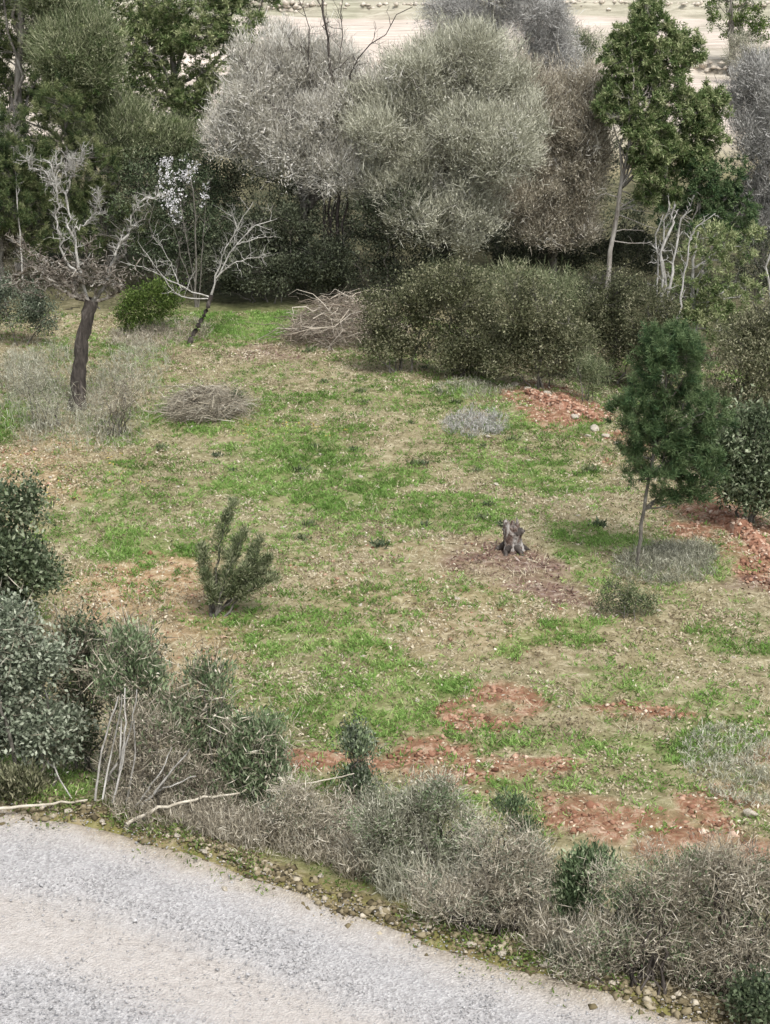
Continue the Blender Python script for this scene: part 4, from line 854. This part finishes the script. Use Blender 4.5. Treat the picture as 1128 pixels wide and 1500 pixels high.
stone(215, 1205, 22, 'pale stone lying on the verge under the dry stems')
stone(480, 1232, 22, 'pale stone just right of the biggest verge stone', None)
stone(330, 1305, 16, 'small dark stone lying out on the gravel road')
stone(1100, 1195, 26, 'pale field stone near the right edge beside the red patch')
G1 = 'stones along the gravel road verge'
for (px, py, w) in [(60, 1178, 12), (100, 1190, 14), (150, 1205, 13), (300, 1250, 14), (350, 1262, 15), (395, 1268, 12), (540, 1290, 14), (600, 1345, 16), (640, 1352, 14), (690, 1385, 18), (735, 1398, 16), (760, 1405, 14), (800, 1415, 22), (705, 1388, 12), (560, 1335, 15), (820, 1440, 14), (905, 1465, 12), (470, 1285, 13), (260, 1225, 12), (130, 1182, 10)]:
    stone(px, py, w, 'small pale stone half sunk in the crumbly gravel road verge', G1)
G2 = 'pale rocks by the red soil ridge'
for (px, py, w) in [(755, 565, 14), (775, 572, 18), (790, 567, 16), (785, 580, 12), (800, 578, 16), (815, 585, 12), (842, 612, 14), (870, 630, 20), (888, 640, 16), (862, 640, 12), (905, 652, 14)]:
    stone(px, py, w, 'pale rock scattered beside the orange-red soil ridge', G2)
G3 = 'pale stones lying in the field'
for k in range(70):
    px, py = rngS.uniform(60, 1100), rngS.uniform(600, 1130)
    if (px < 420 and py > 820) : continue
    stone(px, py, rngS.uniform(4, 10), 'small pale stone lying in the open field', G3)

# ------------------------------------------------------------------ small weeds dotted over the clearing
def tuft_mesh(seed, mat, n=70, h=.16):
    rng = np.random.default_rng(seed); b = Bag()
    B = rng.normal(size=(n, 3)) * np.array([.05, .05, 0]); D = unit(UP * .8 + rng.normal(size=(n, 3)) * .6)
    b.blades(B, D, rng.uniform(.4, 1.0, n) * h, rng.uniform(.015, .03, n), rng, np.clip(rng.normal(.4, .2, n), 0, 1), .2)
    o = b.build('weed_tuft', mat); me = o.data; bpy.data.objects.remove(o); return me
TU = [tuft_mesh(800 + k, L['thicket'] if k < 3 else L['mastic_green']) for k in range(5)]
for k, (px, py) in enumerate([(440, 690), (455, 515), (460, 655), (628, 540), (625, 680), (540, 590), (530, 575), (640, 575), (740, 770), (700, 655), (750, 645), (600, 680), (660, 590), (310, 668), (335, 690), (440, 790), (450, 770), (230, 657), (520, 660), (620, 770), (700, 760), (770, 660), (860, 690), (880, 770), (560, 800), (600, 620), (480, 560), (690, 690), (955, 690), (720, 740)]):
    P = at(px + rngS.uniform(-8, 8), py); o = bpy.data.objects.new('weed_tuft', TU[k % 5]); C.objects.link(o); o.location = P
    s = rngS.uniform(.6, 1.25); o.scale = (s * 1.3, s * 1.3, s); o.rotation_euler = (0, 0, rngS.uniform(0, 6.28))
    tag(o, 'small dark weed tuft in the short field grass', 'weed', 'dark weed tufts dotted over the clearing')

# ------------------------------------------------------------------ small juniper in the field
def juniper():
    rng = np.random.default_rng(95); Lc = Loc(310, 902); root = thing('juniper_bush', Lc.P, 'small dark upright juniper bush alone in the grass of the clearing', 'juniper')
    wood, bag = Bag(), Bag()
    tips = [(348, 733, 0, 1.15), (405, 846, -.15, .6), (396, 812, .1, .7), (384, 786, -.1, .7), (362, 775, .1, .9), (378, 800, .2, .8), (392, 822, .1, .8), (298, 800, .1, .8), (300, 835, -.2, .7), (400, 838, -.1, .6), (318, 840, .3, .7), (365, 830, -.3, .7), (350, 790, .3, .8), (380, 812, -.2, .7)]
    for (px, py, dy, w) in tips:
        e = Lc.p(px, py, dy); a = rng.normal(size=3) * np.array([.06, .06, 0]) - UP * .08
        P = bez(a[None], e[None], rng, 12, .15, .012); wood.tubes(P, np.linspace(.028, .006, 12)[None], 5)
        u = rng.uniform(.34, 1.0, 110) ** .8; i = np.clip((u * 11).astype(int), 0, 10); c = P[0][i] * (1 - (u * 11 - i))[:, None] + P[0][np.minimum(i + 1, 11)] * (u * 11 - i)[:, None]
        o = unit(rng.normal(size=(110, 3))); c = c + o * ((.105 * w * (1.15 - u) ** .6 + .012) * rng.uniform(.3, 1.3, 110))[:, None]
        foliage(bag, c, o, 14, .03, (.05, .13), (.008, .016), .5, .8, .7, rng, 0, .52, .5)
    wood.build('stems', M['bark_grey'], root, True); bag.build('foliage', L['thicket'], root)
juniper()

# ------------------------------------------------------------------ bank of shrubs along the road
T('evergreen_shrub', 'dark leafy shrub at the left edge, topmost of the roadside shrubs', 'shrub', (25, 945), [(30, 740, 48, 36), (20, 800, 60, 50), (60, 830, 38, 40), (-10, 860, 60, 50)], 'broad', 560, 'mastic_green', 100, low=True, r0=.06, tb=.52, gap=.45, rough=.6, size=1.35)
T('silver_shrub', 'silvery green leafy shrub at the left edge above the gravel road', 'shrub', (30, 1150), [(30, 920, 60, 40), (20, 1000, 75, 60), (60, 960, 45, 45), (80, 1070, 60, 45), (0, 1060, 50, 40)], 'broad', 896, 'olive', 101, low=True, dsc=.6, r0=.06, tb=.68, gap=.5, rough=.6, size=1.1, leaf2=('dry', 'twig', 60, .3))
T('dark_shrub', 'dark twiggy shrub between the silvery shrub and the green shoots', 'shrub', (125, 1130), [(110, 970, 50, 60), (140, 930, 40, 45), (110, 1060, 50, 60), (210, 960, 40, 50)], 'small', 460, 'mastic_green', 102, low=True, dsc=.6, r0=.05, tb=.46, gap=.5, rough=.6, size=1.3, leaf2=('dry', 'twig', 120, .35))
T('tussock', 'olive green tussock at the left edge beside the road verge', 'tussock', (22, 1172), [(18, 1145, 55, 26)], 'shoot', 130, 'mastic', 103, low=True, dsc=.6, r0=.02, tb=.6, dens=1.3)
T('shoot_bush', 'leafy green shoots above the dry pale stems, nearest to the silvery shrub', 'shrub', (195, 1165), [(192, 930, 32, 36), (210, 985, 42, 38), (175, 1000, 32, 45), (240, 1040, 40, 40)], 'shoot', 330, 'teal', 104, low=True, dsc=.6, r0=.04, tb=.6, gap=.65, rough=.7, size=1.15, leaf2=('dry', 'twig', 90, .4))
T('shoot_bush', 'leafy green shoots right of the pale dry stems', 'shrub', (300, 1169), [(305, 1000, 40, 32), (285, 1050, 50, 45), (330, 1060, 32, 40), (310, 1110, 50, 40)], 'shoot', 380, 'teal', 105, low=True, dsc=.6, r0=.04, tb=.6, gap=.65, rough=.7, size=1.15, leaf2=('dry', 'twig', 90, .4))
T('shoot_bush', 'leafy green shoot bush where the bleached pole enters the leaves', 'shrub', (375, 1199), [(385, 1070, 38, 34), (370, 1115, 50, 45), (400, 1130, 30, 45), (360, 1170, 30, 30)], 'shoot', 400, 'teal', 106, low=True, dsc=.6, r0=.04, tb=.6, gap=.6, rough=.7, size=1.15, leaf2=('dry', 'twig', 70, .4))
T('shoot_bush', 'small green shoots above the straw brown dry bush', 'shrub', (520, 1190), [(520, 1085, 24, 26), (530, 1150, 32, 34)], 'shoot', 120, 'teal', 107, low=True, dsc=.6, r0=.03, tb=.6, gap=.6, rough=.7, nlimb=10, leaf2=('olive', 'small', 160, .4))
T('dry_shrub', 'dry brown shrub with long pale stems fanning up beside the road', 'shrub', (215, 1179), [(190, 1130, 60, 55), (260, 1140, 60, 55), (210, 1070, 60, 40), (310, 1160, 45, 40)], 'twig', 380, 'dry', 108, low=True, dsc=.6, r0=.04, tb=.42, size=.85, gap=.7, rough=.7, nlimb=8, leaf2=('teal', 'shoot', 60, .4))
def fan_stems():
    rng = np.random.default_rng(109); Lc = Loc(215, 1205)
    root = [o for o in bpy.data.objects if o.get('label', '').startswith('dry brown shrub with long pale stems')][0]
    for q in [[(138, 1190), (150, 1120), (182, 1030)], [(150, 1185), (172, 1100), (190, 1025)], [(165, 1190), (195, 1090), (212, 1018)], [(185, 1195), (200, 1130), (206, 1060)], [(195, 1200), (235, 1150), (260, 1108)], [(205, 1200), (250, 1150), (285, 1105)], [(175, 1150), (190, 1090), (192, 1020)], [(160, 1160), (180, 1120), (185, 1060)], [(210, 1190), (240, 1175), (290, 1150)]]:
        lp = poly([Lc.p(x, y, -.35 + rng.uniform(-.15, .15)) for (x, y) in q], rng, 10, .012); b = Bag(); b.tubes(lp[None], (np.linspace(1, .5, 10) * rng.uniform(.014, .022))[None], 6)
        b.build('stem', M['bark_pale'], root, True)
fan_stems()
T('dry_shrub', 'straw brown dry bush standing on the road verge, right of the green shoots', 'shrub', (440, 1241), [(400, 1235, 48, 40), (450, 1190, 65, 50), (480, 1230, 55, 45)], 'twig', 376, 'dry', 110, low=True, dsc=.6, r0=.03, tb=.55, size=.75, gap=.6, rough=.7, nlimb=10, leaf2=('olive', 'small', 160, .4))
T('grey_shrub', 'grey-green fine-twigged shrub in the middle of the roadside row', 'shrub', (610, 1296), [(570, 1190, 65, 45), (620, 1170, 60, 45), (600, 1250, 80, 50), (560, 1280, 60, 40), (660, 1220, 55, 50)], 'olive', 770, 'greygreen', 111, low=True, dsc=.6, r0=.06, tb=.44, size=.7, dens=1.1, bark='bark_dark', gap=.6, rough=.7, nlimb=5, leaf2=('teal', 'small', 620, .5))
T('dry_shrub', 'brown-grey twiggy shrub below the small green sprig', 'shrub', (740, 1366), [(730, 1230, 60, 45), (760, 1290, 60, 55), (700, 1300, 55, 50), (740, 1350, 60, 40), (650, 1320, 50, 40)], 'twig', 680, 'greywarm', 112, low=True, dsc=.6, r0=.05, tb=.55, size=.7, bark='bark_dark', gap=.6, rough=.7, nlimb=6, leaf2=('olive', 'small', 330, .4))
T('shoot_bush', 'small dark green sprig at the top of the brown-grey twiggy shrub', 'shrub', (755, 1300), [(742, 1172, 22, 16), (762, 1210, 20, 26)], 'shoot', 75, 'teal', 113, low=True, dsc=.6, r0=.03, tb=.3, gap=.3, size=.8)
T('evergreen_shrub', 'dark green leafy shrub between the two brown-grey twig bushes', 'shrub', (850, 1381), [(862, 1260, 38, 30), (850, 1310, 36, 45), (840, 1275, 24, 24)], 'shoot', 250, 'teal', 114, low=True, dsc=.6, r0=.05, tb=.36, gap=.45, rough=.6)
T('dry_shrub', 'wide brown-grey twig bush with green leaves in its middle', 'shrub', (930, 1431), [(930, 1272, 72, 44), (900, 1380, 70, 55), (960, 1370, 65, 60), (990, 1300, 50, 40), (870, 1420, 55, 40)], 'twig', 788, 'greywarm', 115, low=True, dsc=.6, r0=.05, tb=.5, size=.7, bark='bark_dark', gap=.65, rough=.75, nlimb=6, leaf2=('teal', 'small', 520, .4))
T('shoot_bush', 'flat spray of green leaves in the middle of the wide twig bush', 'shrub', (960, 1406), [(945, 1325, 60, 22), (1005, 1330, 40, 18), (905, 1345, 26, 20)], 'shoot', 220, 'teal', 116, low=True, dsc=.6, r0=.03, tb=.42, gap=.5, size=.9)
T('dry_shrub', 'tall pale brown twig bush at the bottom right edge', 'shrub', (1070, 1456), [(1060, 1275, 62, 54), (1090, 1370, 70, 70), (1040, 1420, 50, 60), (1120, 1300, 50, 50)], 'twig', 734, 'dry', 117, low=True, dsc=.6, r0=.05, tb=.55, size=.75, bark='bark_dark', gap=.65, rough=.75, nlimb=7, leaf2=('teal', 'small', 260, .35))
T('evergreen_shrub', 'dark green leaves low in the bottom right corner', 'shrub', (1105, 1500), [(1112, 1465, 36, 34)], 'broad', 100, 'mastic_green', 118, low=True, r0=.03, tb=.3)
T('grey_shrub', 'grey-green bush below the wide twig bush, at the road edge', 'shrub', (880, 1416), [(880, 1420, 55, 35), (960, 1440, 60, 35), (830, 1400, 36, 30)], 'olive', 295, 'greygreen', 119, low=True, dsc=.6, r0=.04, tb=.28, size=.65, gap=.6, rough=.6, nlimb=5, leaf2=('olive', 'small', 300, .35))
T('shoot_bush', 'small green leaf tuft on the upper right of the wide twig bush', 'shrub', (1010, 1400), [(1012, 1258, 22, 16)], 'shoot', 50, 'teal', 120, low=True, dsc=.6, r0=.02, tb=.45, gap=.2, size=.8)
bare_tree('bare_shoot', 'thin bare forked shoot above the pale brown twig bush', 'tree', (1062, 1420), [(.018, [(1062, 1420), (1068, 1300), (1058, 1225)]), (.013, [(1067, 1290), (1085, 1240), (1090, 1205)]), (.012, [(1066, 1310), (1045, 1260), (1040, 1230)])], 121, bark='bark_grey', ntw=8, twl=(.1, .4), fork=1)
bare_tree('bare_shoot', 'dark bare branch slanting in from the right edge over the twig bush', 'tree', (1150, 1440), [(.02, [(1150, 1440), (1135, 1370), (1090, 1335), (1068, 1350)])], 122, bark='bark_dark', ntw=6, twl=(.1, .3), fork=1)

def pole(label, pts, rad, seed, lift=.03, name='fallen_pole', mat='stick'):
    rng = np.random.default_rng(seed); Q = []
    for p in pts:
        g = at(p[0], p[1]); h = p[2] if len(p) > 2 else lift
        d = unit(CAM - g); Q.append(g + d * (h / max(.1, d[2])))
    Q = np.array(Q); b = Bag(); lp = poly(Q - Q[0], rng, 14, .008); b.tubes(lp[None], (np.linspace(1, .55, 14) * rad)[None], 8)
    o = b.build(name, M[mat], None, True); o.location = Q[0]; tag(o, label, 'pole')
pole('bleached pole lying along the verge at the left edge', [(-30, 1186, .1), (60, 1179, .12), (128, 1172, .2)], .024, 130)
pole('long bleached bent pole leaning through the dry shrub', [(185, 1208, .06), (235, 1182, .35), (300, 1168, .6), (350, 1163, .7)], .026, 131)
pole('thin bleached cane sticking out over the straw brown bush', [(390, 1158, 1.0), (450, 1148, 1.05), (520, 1134, 1.1)], .014, 132)
pole('grey stick slanting down from the silvery shrub to the verge', [(45, 1073, 1.1), (78, 1125, .6), (106, 1172, .08)], .016, 133, mat='bark_pale')
pole('short pale stick lying on the verge by the dry stems', [(190, 1203, .05), (238, 1200, .1)], .012, 134)

# ================================================================== LIGHT, CAMERA
SUN_EL, SUN_AZ = R(58), R(200)     # soft high light under thin cloud, from behind and to the right of the viewer
sun = bpy.data.lights.new('sun', 'SUN'); so = bpy.data.objects.new('sun', sun); C.objects.link(so)
sun.energy = 1.5; sun.angle = R(14); sun.color = (1, .965, .92)
so.rotation_euler = (R(90) - SUN_EL, 0, R(28)); so.location = (0, 0, 40)
w = bpy.data.worlds.new('World'); S.world = w; w.use_nodes = True
n = w.node_tree.nodes; l = w.node_tree.links; n.clear()
sk = n.new('ShaderNodeTexSky'); sk.sky_type = 'NISHITA'; sk.sun_disc = False; sk.sun_elevation = SUN_EL; sk.sun_rotation = R(180 - 28); sk.dust_density = 4; sk.air_density = 1.0
hs = n.new('ShaderNodeHueSaturation'); hs.inputs['Saturation'].default_value = .35; l.new(sk.outputs[0], hs.inputs['Color'])
bg = n.new('ShaderNodeBackground'); bg.inputs[1].default_value = .145; l.new(hs.outputs[0], bg.inputs[0])
ou = n.new('ShaderNodeOutputWorld'); l.new(bg.outputs[0], ou.inputs[0])
cam = bpy.data.cameras.new('camera'); co = bpy.data.objects.new('camera', cam); C.objects.link(co)
cam.sensor_fit = 'VERTICAL'; cam.sensor_height = 36; cam.lens = 36 * F / 1500; cam.clip_start = .5; cam.clip_end = 1500
co.location = CAM; co.rotation_euler = (R(90) - PITCH, 0, 0)
S.camera = co
vs = S.view_settings; vs.view_transform = 'Standard'; vs.look = 'None'; vs.gamma = 1; vs.use_curve_mapping = False; vs.exposure = 0.75
S.cycles.max_bounces = 6; S.cycles.diffuse_bounces = 3; S.cycles.transmission_bounces = 3; S.cycles.use_denoising = True
print('TOTAL', sum(len(o.data.polygons) for o in bpy.data.objects if o.type == 'MESH'))
